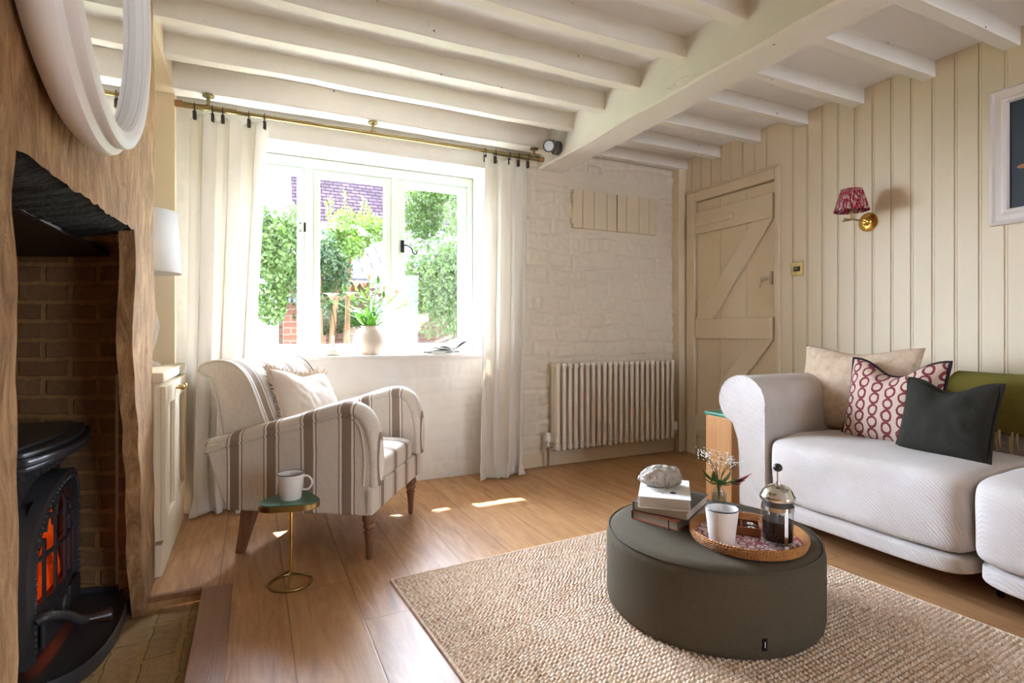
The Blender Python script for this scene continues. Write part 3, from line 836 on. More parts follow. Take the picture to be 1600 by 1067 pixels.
curtain('curtain', 'cream linen curtain left of the window behind the armchair', -.315, .085, -.335, -.02, 3.1, 1.0, [(-.285,0),(-.2,0),(-.15,0),(-.02,0),(.06,0)], .0, .048)
curtain('curtain', 'cream linen curtain right of the window next to the radiator', 1.408, 1.765, 1.375, 1.735, 3.6, 4.2, [(1.42,0),(1.495,0),(1.60,0),(1.67,0),(1.745,0)], .0, .045)
# spotlight on the beam
t = thing('spotlight', 'small dark grey spotlight fixed to the end of the ceiling beam', 'spotlight', (1.90, 3.25, 2.265)); t.scale = (1.3, 1.3, 1.3)
b = MB(); b.M = Matrix.Rotation(-PI/2, 4, 'Y'); b.lathe([(.036,-.005),(.036,.02),(.03,.026)], 24); b.build('base', m_spot, t, smooth=40)
b = MB(); b.tube(spline([(-.02,0,.0),(-.05,-.01,.012),(-.06,-.02,.0)], 5), .007, 8); b.build('arm', m_spot, t, smooth=60)
b = MB(); b.M = Matrix.Translation((-.055,-.02,.0)) @ Vector((-.6,-.75,-.35)).to_track_quat('Z', 'Y').to_matrix().to_4x4()
b.lathe([(.02,-.05),(.031,-.045),(.031,.06),(.026,.06),(.026,.05)], 24, cap=True); hd = b.build('head', m_spot, t, smooth=40)
b2 = MB(); b2.M = b.M; b2.lathe([(.0,.053),(.025,.053),(.025,.056),(.0,.056)], 24, cap=False); b2.build('lens', m_lens, hd)

# ------------------------------------------------------------------ mirror
t = thing('wall_mirror', 'round mirror in a thick white stepped frame on the chimney breast', 'mirror', (-.255, 1.41, 1.81))
b = MB(); b.M = Matrix.Rotation(PI/2, 4, 'Y')
b.lathe([(.36,-.10),(.392,-.088),(.411,-.072),(.420,-.058),(.423,-.044),(.419,-.033),(.410,-.027),(.405,-.024),(.405,-.018),(.406,-.012),(.403,-.005),(.396,-.001),(.386,0),(.374,-.002),(.365,-.007),(.362,-.014),(.3645,-.017),(.362,-.020),(.362,-.10)], 96, cap=False)
b.build('frame', m_white, t, smooth=35)
b = MB(); b.M = Matrix.Rotation(PI/2, 4, 'Y'); b.lathe([(0,-.095),(.3625,-.095),(.3625,-.032),(0,-.032)], 96, cap=False); b.build('mirror_glass', m_mirror, t)
# ------------------------------------------------------------------ stove
SX, SY, SZ = -.60, 2.295, -.048
t = thing('wood_stove', 'black cast iron wood burning stove with an arched glass door', 'stove', (SX, SY, SZ))
HW = .30
def bow(y): return .045*(1-(y/HW)**2)
def front_poly(off, hw, back): # plan outline, bowed front
    ys = [lerp(-hw, hw, i/20) for i in range(21)]
    return [(bow(y)+off, y) for y in ys]+[(back, hw), (back, -hw)]
b = MB()
b.prism([(bow(y)-.06, y) for y in [lerp(-HW+.02, HW-.02, i/20) for i in range(21)]]+[(-.36, HW-.02), (-.36, -HW+.02)], 'z', .585, .62); b.prism(front_poly(-.06, HW-.02, -.36), 'z', .03, .07)
b.box(-.36, -.335, -HW+.02, HW-.02, .07, .585)
for sg in (-1, 1): b.box(-.36, bow(HW-.02)-.06, sg*(HW-.02)-.015*(sg > 0), sg*(HW-.02)+.015*(sg < 0), .07, .585)
pin = [(-.2, .065)]+[(.2*math.cos(PI-PI*i/24), .345+.2*math.sin(PI-PI*i/24)) for i in range(25)]+[(.2, .065)]
def torect(y, z):
    dy, dz = y, z-.30; k_ = min((HW-.022)/max(1e-6, abs(dy)), (.30 if dz > 0 else .245)/max(1e-6, abs(dz))); return (dy*k_, .30+dz*k_)
v = []; f = []
for y, z in pin: v.append((bow(y)-.066, y, z))
for y, z in pin: yy, zz = torect(y, z); v.append((bow(yy)-.066, yy, zz))
f = [(i, i+1, 27+i+1, 27+i) for i in range(26)]
b.add(v, f); b.build('body', m_iron, t)
b = MB()
for z0, z1, off, hw in ((.648, .664, .05, HW+.025), (.664, .684, .058, HW+.03), (.684, .700, .035, HW+.01), (.700, .712, .0, HW-.02)):
    b.prism(front_poly(off-.02, hw, -.38), 'z', z0, z1)
b.build('top_plate', m_iron, t, bevel=.006, seg=3)
b = MB()
b.prism(front_poly(-.035, HW-.005, -.36), 'z', .60, .606)
for i in range(17):
    y = lerp(-HW+.01, HW-.01, i/16); b.box(bow(y)-.055, bow(y)-.03, y-.006, y+.006, .604, .65)
b.build('vent_frieze', m_iron, t)
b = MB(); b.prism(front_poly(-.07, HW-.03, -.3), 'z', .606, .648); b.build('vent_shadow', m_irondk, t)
# door: arched bowed ring with grille
def arch(w, h0, h1, n=24):
    pts = [(-w, h0)]
    for i in range(n+1):
        a = PI-PI*i/n; pts.append((w*math.cos(a), h1-w*1.0+w*1.0*math.sin(a)))
    pts.append((w, h0)); return pts
def ring_between(outer, inner, x0, x1):
    b = MB(); n = len(outer); v = []; f = []
    for p in outer: v.append((bow(p[0])+x0, p[0], p[1])); v.append((bow(p[0])+x1, p[0], p[1]))
    for p in inner: v.append((bow(p[0])+x0, p[0], p[1])); v.append((bow(p[0])+x1, p[0], p[1]))
    o2 = 2*n
    for i in range(n-1):
        j = i+1
        f += [(2*i+1, 2*j+1, o2+2*j+1, o2+2*i+1), (2*i, 2*i+1, 2*j+1, 2*j)[::-1], (o2+2*i, o2+2*j, o2+2*j+1, o2+2*i+1)[::-1]]
    b.add(v, f); return b
DO = arch(.262, .06, .585); DI = arch(.215, .06, .545); DI2 = arch(.19, .20, .52)
d = ring_between(DO, DI, -.07, -.005); 
d.mi = 0
dd = d.build('door', m_iron, t, smooth=40)
b = ring_between(DI, arch(.193, .06, .524), -.06, -.02)
# lower panel
ys = [lerp(-.2, .2, i/16) for i in range(17)]
b.grid(lambda u, v: (bow(lerp(-.215, .215, u))-.022, lerp(-.215, .215, u), lerp(.06, .20, v)), 17, 2)
b.grid(lambda u, v: (bow(lerp(-.215, .215, u))-.022-.03*v, lerp(-.215, .215, u), .20), 17, 2)
b.build('door_panel', m_iron, dd, smooth=40)
b = MB()
for k in range(41):   # beaded edge
    a = PI*k/40; b.ball((bow(.225*math.cos(a))-.004, .225*math.cos(a), .545-.222+.222*math.sin(a)+.012), .0058, 8, 6)
for k in range(12): 
    for sg in (-1, 1): b.ball((bow(.225)-.004, sg*.225, .31-k*.02), .0058, 8, 6)
b.build('bead_trim', m_iron, dd, smooth=60)
b = MB()
for y, top in ((-.13,.40),(-.05,.48),(.05,.48),(.13,.40)):
    b.box(bow(y)-.030, bow(y)-.022, y-.007, y+.007, .20, top)
for (y0, y1, zc) in ((-.19,-.13,.40),(-.13,-.05,.44),(-.05,.05,.47),(.05,.13,.44),(.13,.19,.40)):
    w = (y1-y0)/2; cy = (y0+y1)/2
    b.tube([(bow(cy)-.028, cy+w*math.cos(a), zc+w*1.1*math.sin(a)-.02) for a in [PI*k/12 for k in range(13)]], .0065, 6)
for zz in (.20, .345): b.tube([(bow(y)-.028, y, zz) for y in ys], .008, 6)
b.build('grille', m_iron, dd, smooth=40)
b = MB(); b.grid(lambda u, v: (bow(lerp(-.2, .2, u))-.038, lerp(-.2, .2, u), lerp(.19, .53, v)), 13, 3); b.build('door_glass', m_stoveglass, dd, fix=False)
for z in (.16, .44):
    b = MB(); b.tube([(bow(.27)-.03, .272, z-.02), (bow(.27)-.03, .272, z+.02)], .010, 8); b.build('hinge_pin', m_iron, dd, smooth=40)
b = MB(); b.ball((bow(0)-.02, .03, .12), (.012,.035,.04), 16, 10); b.build('air_disc', m_iron, dd, smooth=60)
for y0 in (.07, -.19):
    b = MB(); b.prism([(y0,.08),(y0+.12,.08),(y0+.12,.165),(y0,.165)], 'x', -.02+bow(.13), -.008+bow(.13)); b.build('raised_panel', m_iron, dd, bevel=.004)
b = MB()   # handle with turned grip, at the near edge of the door
b.tube(spline([(.02,-.225,.185),(.045,-.215,.19),(.075,-.17,.165),(.10,-.13,.125),(.115,-.11,.115)], 6), [.016]*8+[.014]*17, 10)
hb = b.build('handle', m_iron, dd, smooth=60)
b = MB(); b.M = Matrix.Translation((.11,-.115,.115)) @ Vector((.72,.42,-.1)).to_track_quat('Z', 'Y').to_matrix().to_4x4()
b.lathe([(.010,-.01),(.012,.01),(.016,.03),(.024,.055),(.026,.065),(.02,.072)], 16); b.build('knob', M('knob_wood', (52,34,26), .3), hb, smooth=40)
# ash lip tray
b = MB()
def tr(u, v):
    a = lerp(-PI/2, PI/2, u); c = max(0, math.cos(a)); sy = math.sin(a)
    ex = -.03+.215*abs(c)**.55; ey = .33*math.copysign(abs(sy)**.8, sy)
    k = interp([(0,0),(.25,.9),(.35,.94),(.5,.985),(.7,1.0),(1,1.0)], v); zz = interp([(0,.030),(.25,.028),(.35,.034),(.5,.046),(.7,.040),(1,.0)], v)
    return (lerp(-.03, ex, k), lerp(0 if v < .01 else ey, ey, k) if v > 0 else ey*.9, zz)
b.grid(lambda u, v: tr(u, v), 49, 13)
b.build('ash_tray_lip', m_iron, t, smooth=50, fix=True)
b = MB(); b.box(-.36, -.03, -.28, .28, .0, .05); b.build('base', m_iron, t, bevel=.004)
b = MB(); b.lathe([(.075,.712),(.075,.73),(.062,.735),(.062,1.31)], 24, (-.20,-.12,0)); b.build('flue_pipe', m_iron, t, smooth=40)
b = MB(); b.box(-.30,-.085,-.20,.20,.10,.13); b.build('fire_bed', m_irondk, t)
b = MB()
for k in range(9):
    y = lerp(-.17, .17, k/8); h = .2+.16*random.random()
    b.lathe([(.010,0),(.024,.04),(.022,.1),(.012,h*.8),(.0,h)], 8, (bow(y)-.072-.012*random.random(), y, .13), cap=False)
fm = b.build('flame', m_flame, t, smooth=180)
tag(fm, 'orange flames behind the stove glass', None)

# ------------------------------------------------------------------ rug
def rug():
    t = thing('jute_rug', 'chunky woven natural jute rug under the round ottoman', 'rug', (.5, 2.167, 0), R(3.6))
    Wd, Ln = 1.655, 2.05; nu, nv = 300, 700; pitch = .0165
    v = []; f = []
    rnd = [random.random() for _ in range(400)]
    for j in range(nv):
        y = -Ln*j/(nv-1); rw = int(-y/pitch); ph = (-y/pitch) % 1
        hy = math.sin(PI*ph)
        for i in range(nu):
            x = Wd*i/(nu-1)
            bead = .5+.5*math.sin(2*PI*(x/.019+rnd[rw % 400]*1.0)+1.2*noise.noise(Vector((x*30, rw, 0))))
            h = .002+.0145*(hy**.55)*(.25+.75*bead**.6)+.0015*noise.noise(Vector((x*40, y*40, 0)))
            ed = min(x, Wd-x, -y, Ln+y); h *= min(1, .25+ed/.012)
            yy = y+.006*noise.noise(Vector((x*6, y*3, 2))); xx = x+(.004*noise.noise(Vector((rw*.9, 0, 4))) if i in (0, nu-1) else 0)
            v.append((xx, yy, h))
    for j in range(nv-1):
        for i in range(nu-1): a = j*nu+i; f.append((a, a+nu, a+nu+1, a+1))
    b = MB(); b.add(v, f); b.build('rug_weave', m_jute, t, smooth=180, fix=False)
    b = MB(); b.tube([(0,0,.006),(0,-Ln,.006),(Wd,-Ln,.006),(Wd,0,.006)], .0065, 8, True); b.build('rug_binding', m_jute, t, smooth=60)
rug()
# ------------------------------------------------------------------ ottoman
t = thing('ottoman', 'round dark olive wool ottoman used as a coffee table', 'ottoman', (1.512, 1.486, .0135))
RP, HP = .372, .2765
b = MB(); pr = [(RP-.012,0),(RP-.003,.012)]
pr += [(RP, z) for z in (.03,.10,.17,HP-.05)]
pr += [(RP-.045+.045*math.cos(a), HP-.048+.045*math.sin(a)) for a in [PI/2*i/8 for i in range(1, 9)]]
pr += [(RP*.7, HP+.001), (RP*.4, HP+.003), (.001, HP+.004)]
b.lathe(pr, 96); b.build('upholstery', m_pouf, t, smooth=50)
ZT = .0135+HP+.002
b = MB(); b.tube([((RP-.009)*math.cos(a), (RP-.009)*math.sin(a), HP-.016) for a in [2*PI*k/96 for k in range(96)]], .0035, 6, True); b.build('piping', m_pouf, t, smooth=60)
b = MB(); a0 = math.atan2(-1.49, -1.30)
b.M = Matrix.Rotation(a0+.35, 4, 'Z'); b.box(RP-.001, RP+.003, -.007, .007, .035, .07); lb = b.build('label_tag', m_black, t)
b2 = MB(); b2.M = b.M; b2.box(RP+.0032, RP+.0037, -.001, .001, .045, .062); b2.build('tag_mark', m_paper, lb)

# tray
t = thing('rattan_tray', 'round woven rattan tray with a pink patterned base on the ottoman', 'tray', (1.518, 1.324, ZT))
b = MB(); b.lathe([(.0,.0),(.172,.0),(.178,.004),(.186,.03),(.1845,.034),(.180,.034),(.172,.010),(.0,.008)], 96, cap=False); b.build('rim', m_rattan, t, smooth=40)
b = MB()
for k, (r_, z) in enumerate(((.176,.005),(.180,.012),(.1825,.019),(.1845,.026),(.183,.033))):
    b.tube([((r_+.0012*(q % 2 if k % 2 else 1-q % 2))*math.cos(2*PI*q/170), (r_+.0012*(q % 2 if k % 2 else 1-q % 2))*math.sin(2*PI*q/170), z) for q in range(170)], .0042, 6, True)
b.build('cane_coil', m_rattan, t, smooth=60)
b = MB(); b.lathe([(.0,.0095),(.169,.0095),(.169,.0105),(0,.0105)], 64, cap=False); b.build('printed_base', m_traycloth, t)
ZTR = ZT+.0105
# white cup on tray
t = thing('cup', 'white enamel tumbler with a dark rim on the tray', 'cup', (1.404, 1.327, ZTR))
b = MB(); b.lathe([(.0,0),(.038,.0),(.040,.003),(.0525,.112),(.0500,.112),(.038,.006),(0,.006)], 48, cap=False); b.build('body', m_enam, t, smooth=40)
b = MB(); b.lathe([(.0524,.110),(.0536,.1125),(.0515,.1145),(.0498,.112)], 48, cap=False); b.build('rim', m_enamrim, t, smooth=60)
# chocolates
t = thing('chocolate_box', 'small brown open box of chocolates on the tray', 'box', (1.545, 1.372, ZTR), R(-46))
b = MB(); b.box(-.06,.06,-.045,.045,0,.004); b.box(-.06,-.056,-.045,.045,0,.028); b.box(.056,.06,-.045,.045,0,.028); b.box(-.06,.06,-.045,-.041,0,.028); b.box(-.06,.06,.041,.045,0,.028)
b.build('body', m_chocbox, t, bevel=.001)
b = MB(); b.box(-.002,.002,-.041,.041,.004,.024); b.box(-.056,.056,-.002,.002,.004,.024); b.build('divider', m_chocbox, t)
ct = Matrix.Translation((1.545, 1.372, ZTR)) @ Matrix.Rotation(R(-46), 4, 'Z')
for i, (x, y, wh) in enumerate(((-.029,-.0215,'front left'),(.029,-.0215,'front right'),(-.029,.0215,'back left'),(.029,.0215,'back right'))):
    p = ct @ Vector((x, y, .004))
    c = thing('chocolate', 'square dark chocolate with a white printed ring, %s in the box' % wh, 'chocolate', p, R(-46), 'chocolates in the box')
    b = MB(); b.box(-.018,.018,-.013,.013,0,.018); b.build('shell', m_choc, c, bevel=.002)
    b = MB(); b.lathe([(.006,.0181),(.010,.0181),(.010,.0188),(.006,.0188),(.006,.0181)], 20, cap=False); b.build('printed_ring', m_paper, c)
# cafetiere
t = thing('cafetiere', 'glass and chrome coffee press half full of coffee on the tray', 'coffee press', (1.552, 1.232, ZTR))
b = MB(); b.lathe([(.0,.012),(.046,.012),(.0475,.016),(.0475,.155),(.049,.158)], 48, cap=False); b.build('beaker', m_glass, t, smooth=40)
b = MB(); b.lathe([(0,.0185),(.0448,.0185),(.0448,.082),(0,.082)], 48, cap=False); b.build('coffee', m_coffee, t, smooth=40)
b = MB(); b.lathe([(.0482,.118),(.0500,.118),(.0500,.131),(.0482,.131),(.0482,.118)], 48, cap=False)
for k in range(3):
    a = R(248.4-120*k); b.M = Matrix.Rotation(a, 4, 'Z'); b.box(.0482,.0502,-.006,.006,.012,.12); b.prism([(.048,.012),(.050,.012),(.060,.002),(.060,0),(.056,0)], 'y', -.006, .006)
b.M = Matrix(); b.build('chrome_frame', m_chrome, t, smooth=35)
b = MB(); b.M = Matrix.Rotation(R(38.4+180), 4, 'Z'); b.tube(spline([(-.050,0,.125),(-.085,0,.122),(-.088,0,.09),(-.082,0,.05),(-.055,0,.035)], 6), .007, 10, flat=1.3); b.build('handle', M('press_black', (24,23,24), .4), t, smooth=60)
b = MB(); b.lathe([(.046,.148),(.053,.150),(.0545,.156),(.053,.163),(.049,.166),(.046,.176),(.036,.188),(.020,.195),(.008,.197),(.006,.206),(0.0035,.207)], 48); b.build('lid', m_chrome, t, smooth=50)
b = MB(); b.tube([(0,0,.05),(0,0,.245)], .0026, 10); rd = b.build('plunger_rod', m_chrome, t, smooth=60)
b = MB(); b.ball((0,0,.252), (.0145,.0145,.0135), 20, 12); b.build('knob', M('press_knob', (26,25,26), .4), rd, smooth=180)
b = MB(); b.lathe([(0,.128),(.044,.128),(.044,.146),(0,.146)], 40, cap=False); b.build('mesh_filter', m_spot, rd, smooth=40)

# books
def book(label, cen, rotz, w, ln, th, z, mcover, mspine):
    t = thing('book', label, 'book', (cen[0], cen[1], z), rotz, 'books on the ottoman')
    b = MB(); b.box(-w/2+.004, w/2-.005, -ln/2+.005, ln/2-.005, .003, th-.003); b.build('pages', m_pages, t)
    b = MB(); b.box(-w/2, w/2, -ln/2, ln/2, 0, .003); b.box(-w/2, w/2, -ln/2, ln/2, th-.003, th); cv = b.build('cover', mcover, t, bevel=.0008)
    b = MB(); b.box(-w/2-.001, -w/2+.004, -ln/2, ln/2, .0, th); b.build('spine', mspine, t, bevel=.0015)
    return t
def bp(L, F, w, ln):
    d = Vector((F[0]-L[0], F[1]-L[1])).normalized(); e = Vector((-d.y, d.x))
    c = Vector(L[:2])+d*w/2+e*ln/2
    return c, math.atan2(d.y, d.x)
c, a = bp((1.295,1.664), (1.361,1.480), .19, .285)
t1 = book('thick book with a salmon cover and brown spine, bottom of the stack', c, a, .19, .285, .034, ZT, m_bk_salmon, m_bk_brown)
b = MB(); b.tube(spline([(.062,-.143,.030),(.066,-.155,.032),(.070,-.162,.018),(.072,-.160,.002)], 6), .0022, 6, flat=.5); b.build('ribbon_marker', m_ink, t1, smooth=60)
c, a = bp((1.290,1.650), (1.393,1.468), .208, .255)
book('dark grey book with a black spine, middle of the stack', c, a, .208, .255, .035, ZT+.0345, m_bk_slate, m_bk_dark)
c, a = bp((1.262,1.582), (1.398,1.460), .182, .262)
t3 = book('white book with an ink drawing on its cover, top of the stack', c, a, .182, .262, .042, ZT+.070, m_paper, m_paper)
b = MB(); rnd = random.Random(3)
for k in range(6):
    x, y = -.07+.02*k, -.07+.02*rnd.random()
    pts = [(x, y, .0424)]
    for q in range(4):
        x += rnd.uniform(-.02, .022); y += rnd.uniform(-.02, .022); pts.append((x, y, .0424))
    b.tube(spline(pts, 4), .0009, 4, flat=.4)
b.lathe([(0,.0422),(.012,.0422),(.012,.0428),(0,.0428)], 14, (.03,-.06,0), cap=False); b.build('cover_drawing', m_ink, t3)
# rock
ZB = ZT+.070+.042
def rk(p):
    q = p*16; d = .009*noise.noise(q)+.010*noise.noise(q*2.3)+.005*noise.noise(q*6)-.006*max(0, .35-noise.voronoi(p*55)[0][0])
    n = Vector((p.x, p.y, p.z-.036)).normalized()
    p = p+n*d; p.z = max(p.z, 0); return p
b = MB(); b.ball((0,0,.036), (.082,.055,.043), 64, 40, rk)
o = b.build('stone', m_rock, smooth=180); o.location = (1.425, 1.645, ZB-.0005); o.rotation_euler = (0,0,R(-28)); tag(o, 'pale pitted lump of rock on top of the book stack', 'stone')
# bud vase with wild flowers
t = thing('bud_vase', 'small clear glass bottle holding wild flowers behind the books', 'vase', (1.735, 1.655, ZT))
b = MB(); b.lathe([(0,0.001),(.026,0.001),(.030,.006),(.030,.045),(.016,.066),(.015,.085),(.018,.088)], 32, cap=False); b.build('bottle', m_glass, t, smooth=50)
b = MB(); b.lathe([(0,.009),(.0272,.009),(.0272,.040),(0,.040)], 24, cap=False); b.build('water', clear_glass('water', (226,234,226), .1), t, smooth=40)
def leaf(b, base, tip, w, bend=.02, n=5):
    base = Vector(base); tip = Vector(tip); d = tip-base; side = d.cross(Vector((0,0,1)))
    if side.length < 1e-4: side = Vector((1,0,0))
    side.normalize(); up_ = side.cross(d).normalized(); v = []; f = []
    for i in range(n+1):
        t_ = i/n; ww = w*math.sin(PI*min(.97, t_*.92+.06))**.8; c_ = base+d*t_+up_*bend*math.sin(PI*t_)*-1
        v += [c_-side*ww/2, c_+up_*ww*.12, c_+side*ww/2]
    for i in range(n):
        a = 3*i; f += [(a, a+1, a+4, a+3), (a+1, a+2, a+5, a+4)]
    b.add(v, f)
t = thing('wild_flowers', 'posy of tiny white flowers and leaves in the glass bottle', 'flowers', (1.735, 1.655, ZT+.07))
rnd = random.Random(11)
bs, bl, bfw = MB(), MB(), MB()
for k in range(9):
    a = rnd.uniform(0, 2*PI); rr = rnd.uniform(.02, .085); h = rnd.uniform(.07, .135)
    tip = Vector((rr*math.cos(a), rr*math.sin(a), h)); bs.tube(spline([(0,0,-.055),(tip.x*.25, tip.y*.25, h*.45), tip], 5), .0011, 5)
    for q in range(16):
        p = tip+Vector((rnd.gauss(0,.016), rnd.gauss(0,.016), rnd.gauss(.004,.009))); bfw.ball(p, (.0032,.0032,.0022), 6, 4)
        if q % 3 == 0: bs.tube([tip-Vector((0,0,.025)), p], .0006, 4)
for k in range(16):
    a = rnd.uniform(0, 2*PI); rr = rnd.uniform(.04, .09); leaf(bl, (0,0,.015), (rr*math.cos(a), rr*math.sin(a), rnd.uniform(.02, .06)), .02, .012)
bs.build('stem', m_leafA, t, smooth=60); bl.build('leaves', m_leafA, t, smooth=60, fix=False); bfw.build('blossom', m_paper, t, smooth=60)
b = MB()
for k in range(4): leaf(b, (.03,-.02,.02), (.075+.012*k, -.05-.006*k, .035+.014*k-.02), .022, .006)
b.build('red_leaf', translucent('russet_leaf', (120,46,40), .3), t, smooth=60, fix=False)
# ------------------------------------------------------------------ cushions
def cushion(name, label, w, h, th, mat, loc, rot, chop=0, pipe=None, seed=0, fr=None, pipe_r=.006, group=None, soft=.06, skew=0):
    root = thing(name, label, 'cushion', loc, 0, group); root.rotation_euler = rot
    n = 44
    def out(u, v):
        x = w/2*u*(1-soft*(1-v*v)**1.0); z = h/2*v*(1-soft*(1-u*u))
        d = chop*math.exp(-abs(u/.5)**2.4)*max(0, (v+.2)/1.2)**2; z -= d; x += skew*v*.02
        return x, z+h/2, d
    def surf(sg):
        def fn(a, c):
            u = 2*a-1; v = 2*c-1
            u = math.copysign(abs(u)**.85, u); v = math.copysign(abs(v)**.85, v)
            x, z, d = out(u, v)
            t_ = th/2*(max(0, 1-abs(u)**2.6)*max(0, 1-abs(v)**2.6))**.55
            if chop: t_ *= 1-.45*math.exp(-(u/.25)**2)*max(0, v)**1.2
            e = (1-abs(u))*(1-abs(v))
            wr = .012*noise.noise(Vector((u*1.8+seed, v*1.8, sg*3)))+.006*noise.noise(Vector((u*5+seed+v*2, v*4, sg*5)))+.0025*noise.noise(Vector((u*13+seed, v*9-u*4, sg*5)))
            return (x, sg*(t_+wr*min(1, e*6)), z)
        return fn
    b = MB(); b.grid(surf(-1), n, n); b.grid(surf(1), n, n)
    me_o = b.build('cover', mat, root, smooth=180, fix=False)
    bm_ = bmesh.new(); bm_.from_mesh(me_o.data); bmesh.ops.remove_doubles(bm_, verts=bm_.verts, dist=1e-5); bmesh.ops.recalc_face_normals(bm_, faces=bm_.faces); bm_.to_mesh(me_o.data); bm_.free()
    per = [(-1+2*i/20, -1) for i in range(20)]+[(1, -1+2*i/20) for i in range(20)]+[(1-2*i/20, 1) for i in range(20)]+[(-1, 1-2*i/20) for i in range(20)]
    edge = [Vector((out(u, v)[0], 0, out(u, v)[1])) for u, v in per]
    if pipe:
        b = MB(); b.tube(edge, pipe_r, 8, True); b.build('piping', pipe, root, smooth=60)
    if fr:
        b = MB(); rnd = random.Random(seed); cen = Vector((0, 0, h/2)); N = 420
        for k in range(N):
            q = k/N*len(edge); i = int(q); p = edge[i].lerp(edge[(i+1) % len(edge)], q-i); o_ = (p-cen).normalized()
            L = rnd.uniform(.02, .042); s1 = Vector((rnd.uniform(-.6,.6), rnd.uniform(-.9,.9), rnd.uniform(-.6,.6)))
            b.tube([p-o_*.004, p+o_*L*.5+s1*.003, p+(o_+s1*.5)*L], [.0032,.0028,.0014], 4)
        f_ = b.build('fringe', fr, root, smooth=60); f_['kind'] = 'stuff'
    return root
# ------------------------------------------------------------------ sofa (local origin at far arm front, world axes)
t = thing('sofa', 'oatmeal upholstered sofa with scroll arms against the panelled wall', 'sofa', (2.30, 1.90, 0))
LEN = 2.02
def arm_profile(sg):   # (y,z), sg=+1 far arm outside towards +y
    p = [(0,.10),(0,.60)]
    cy, cz, r1 = .145, .635, .135
    for i in range(15):
        a = R(195)-R(235)*i/14; p.append((cy+r1*1.08*math.cos(a), cz+r1*math.sin(a)))
    p += [(.20,.52),(.165,.44),(.155,.36),(.15,.10)]
    return [(sg*y, z) for y, z in p]
for sg, y0 in ((1, 0), (-1, -LEN)):
    b = MB(); b.M = Matrix.Translation((0, y0, 0)); b.prism(arm_profile(sg), 'x', 0, .93)
    ar = b.build('arm', m_sofa, t, bevel=.012, seg=3, smooth=35)
    b = MB(); b.M = Matrix.Translation((0, y0, 0)); b.tube([(.003, y, z) for y, z in arm_profile(sg)], .0045, 6); b.build('piping', m_sofa, ar, smooth=60)
b = MB()
bpz = [(.66,.12),(.66,.62)]+[(.78+.12*math.cos(a), .66+.125*math.sin(a)) for a in [PI-PI*i/12 for i in range(13)]]+[(.93,.12)]
b.prism([(x, z) for x, z in bpz], 'y', -LEN+.002, -.002)
b.build('backrest', m_sofa, t, bevel=.012, smooth=35)
def seatfn(p):
    q = p.copy()
    k = max(0, (q.x-.0)/.62); 
    q.z += .02*math.sin(PI*min(1, max(0, (q.x+.02)/.7)))*(1 if q.z > .3 else 0)
    q.x += .012*noise.noise(Vector((q.y*4, q.z*6, 2)))
    q.z += .006*noise.noise(Vector((q.x*7, q.y*6, 4)))
    return q
SL = .842
for i in range(2):
    b = MB(); b.sbox((.33, -.004-SL*(i+.5)-(.33-.006 if False else 0)*i, .325), (.345, SL/2-.001, .152), 9, 24, seatfn)
    b.build('seat_cushion', m_sofa, t, smooth=180)
b = MB(); b.sbox((.33, -2*SL-.006-(LEN-2*SL-.01)/2, .325), (.345, (LEN-2*SL-.01)/2, .152), 9, 14, seatfn); b.build('seat_cushion', m_sofa, t, smooth=180)
for y0, y1 in ((-.0, -SL-.002), (-SL-.006, -LEN)):
    b = MB(); b.sbox((.34, (y0+y1)/2, .140), (.350, abs(y1-y0)/2, .040), 7, 20); b.build('base_rail', m_sofa, t, smooth=180)
for x in (.25, .80):
    for y in (.06, -SL-.0, -LEN-.06):
        b = MB(); b.lathe([(.012,0),(.012,.02),(.010,.03),(.012,.11)], 12, (x, y, 0)); b.build('foot', m_black, t, smooth=40)
# cushions on the sofa
Z0 = .485
cushion('cushion', 'large beige mottled linen cushion in the corner of the sofa', .60, .47, .17, m_cush_beige, (2.80, 1.80, Z0-.02), (-R(14), 0, -PI/2+R(4)), chop=.028, seed=1, soft=.07)
cushion('cushion', 'cushion printed with burgundy chains and dark piping', .42, .415, .175, m_chain, (2.665, 1.535, Z0-.02), (-R(15), 0, -PI/2+R(2)), chop=.075, pipe=m_piping, seed=2, pipe_r=.008)
cushion('cushion', 'smaller charcoal linen cushion at the front of the sofa', .35, .335, .16, m_cush_dark, (2.575, 1.275, Z0-.015), (-R(17), 0, -PI/2-R(3)), chop=.045, pipe=m_cush_dark, seed=3, pipe_r=.008)
# throw over the back
t = thing('throw_blanket', 'moss green wool throw with cream fringe draped over the sofa back', 'blanket', (2.30, 1.90, 0))
path = [Vector((x, 0, z)) for x, z in [(.655,.56),(.652,.63)]+[(.78+.130*math.cos(a), .662+.135*math.sin(a)) for a in [PI-PI*i/12 for i in range(13)]]+[(.945,.45)]]
L_s = [0]
for p, q in zip(path, path[1:]): L_s.append(L_s[-1]+(q-p).length)
def thr(u, v):
    y = lerp(-.46, -1.75, u); s_ = v*L_s[-1]; i = 0
    while i < len(path)-2 and L_s[i+1] < s_: i += 1
    p = path[i].lerp(path[i+1], (s_-L_s[i])/(L_s[i+1]-L_s[i]))
    o_ = .010+.006*noise.noise(Vector((u*9, v*5, 1)))
    c = Vector((.78, 0, .64)); d = (p-c); d.normalize()
    return (p.x+d.x*o_, y+.012*noise.noise(Vector((0, v*4, 3))), p.z+d.z*o_)
b = MB(); b.grid(thr, 60, 50); b.build('cloth', m_throw, t, smooth=180, solid=.008, fix=False)
b = MB(); b.tube([(.640,-.47-.018*0,.562),(.637,-.47,.53),(.640,-.473,.485)], [.0055,.006,.0035], 6); f0 = b.build('tassel', m_fringe, t, smooth=60)
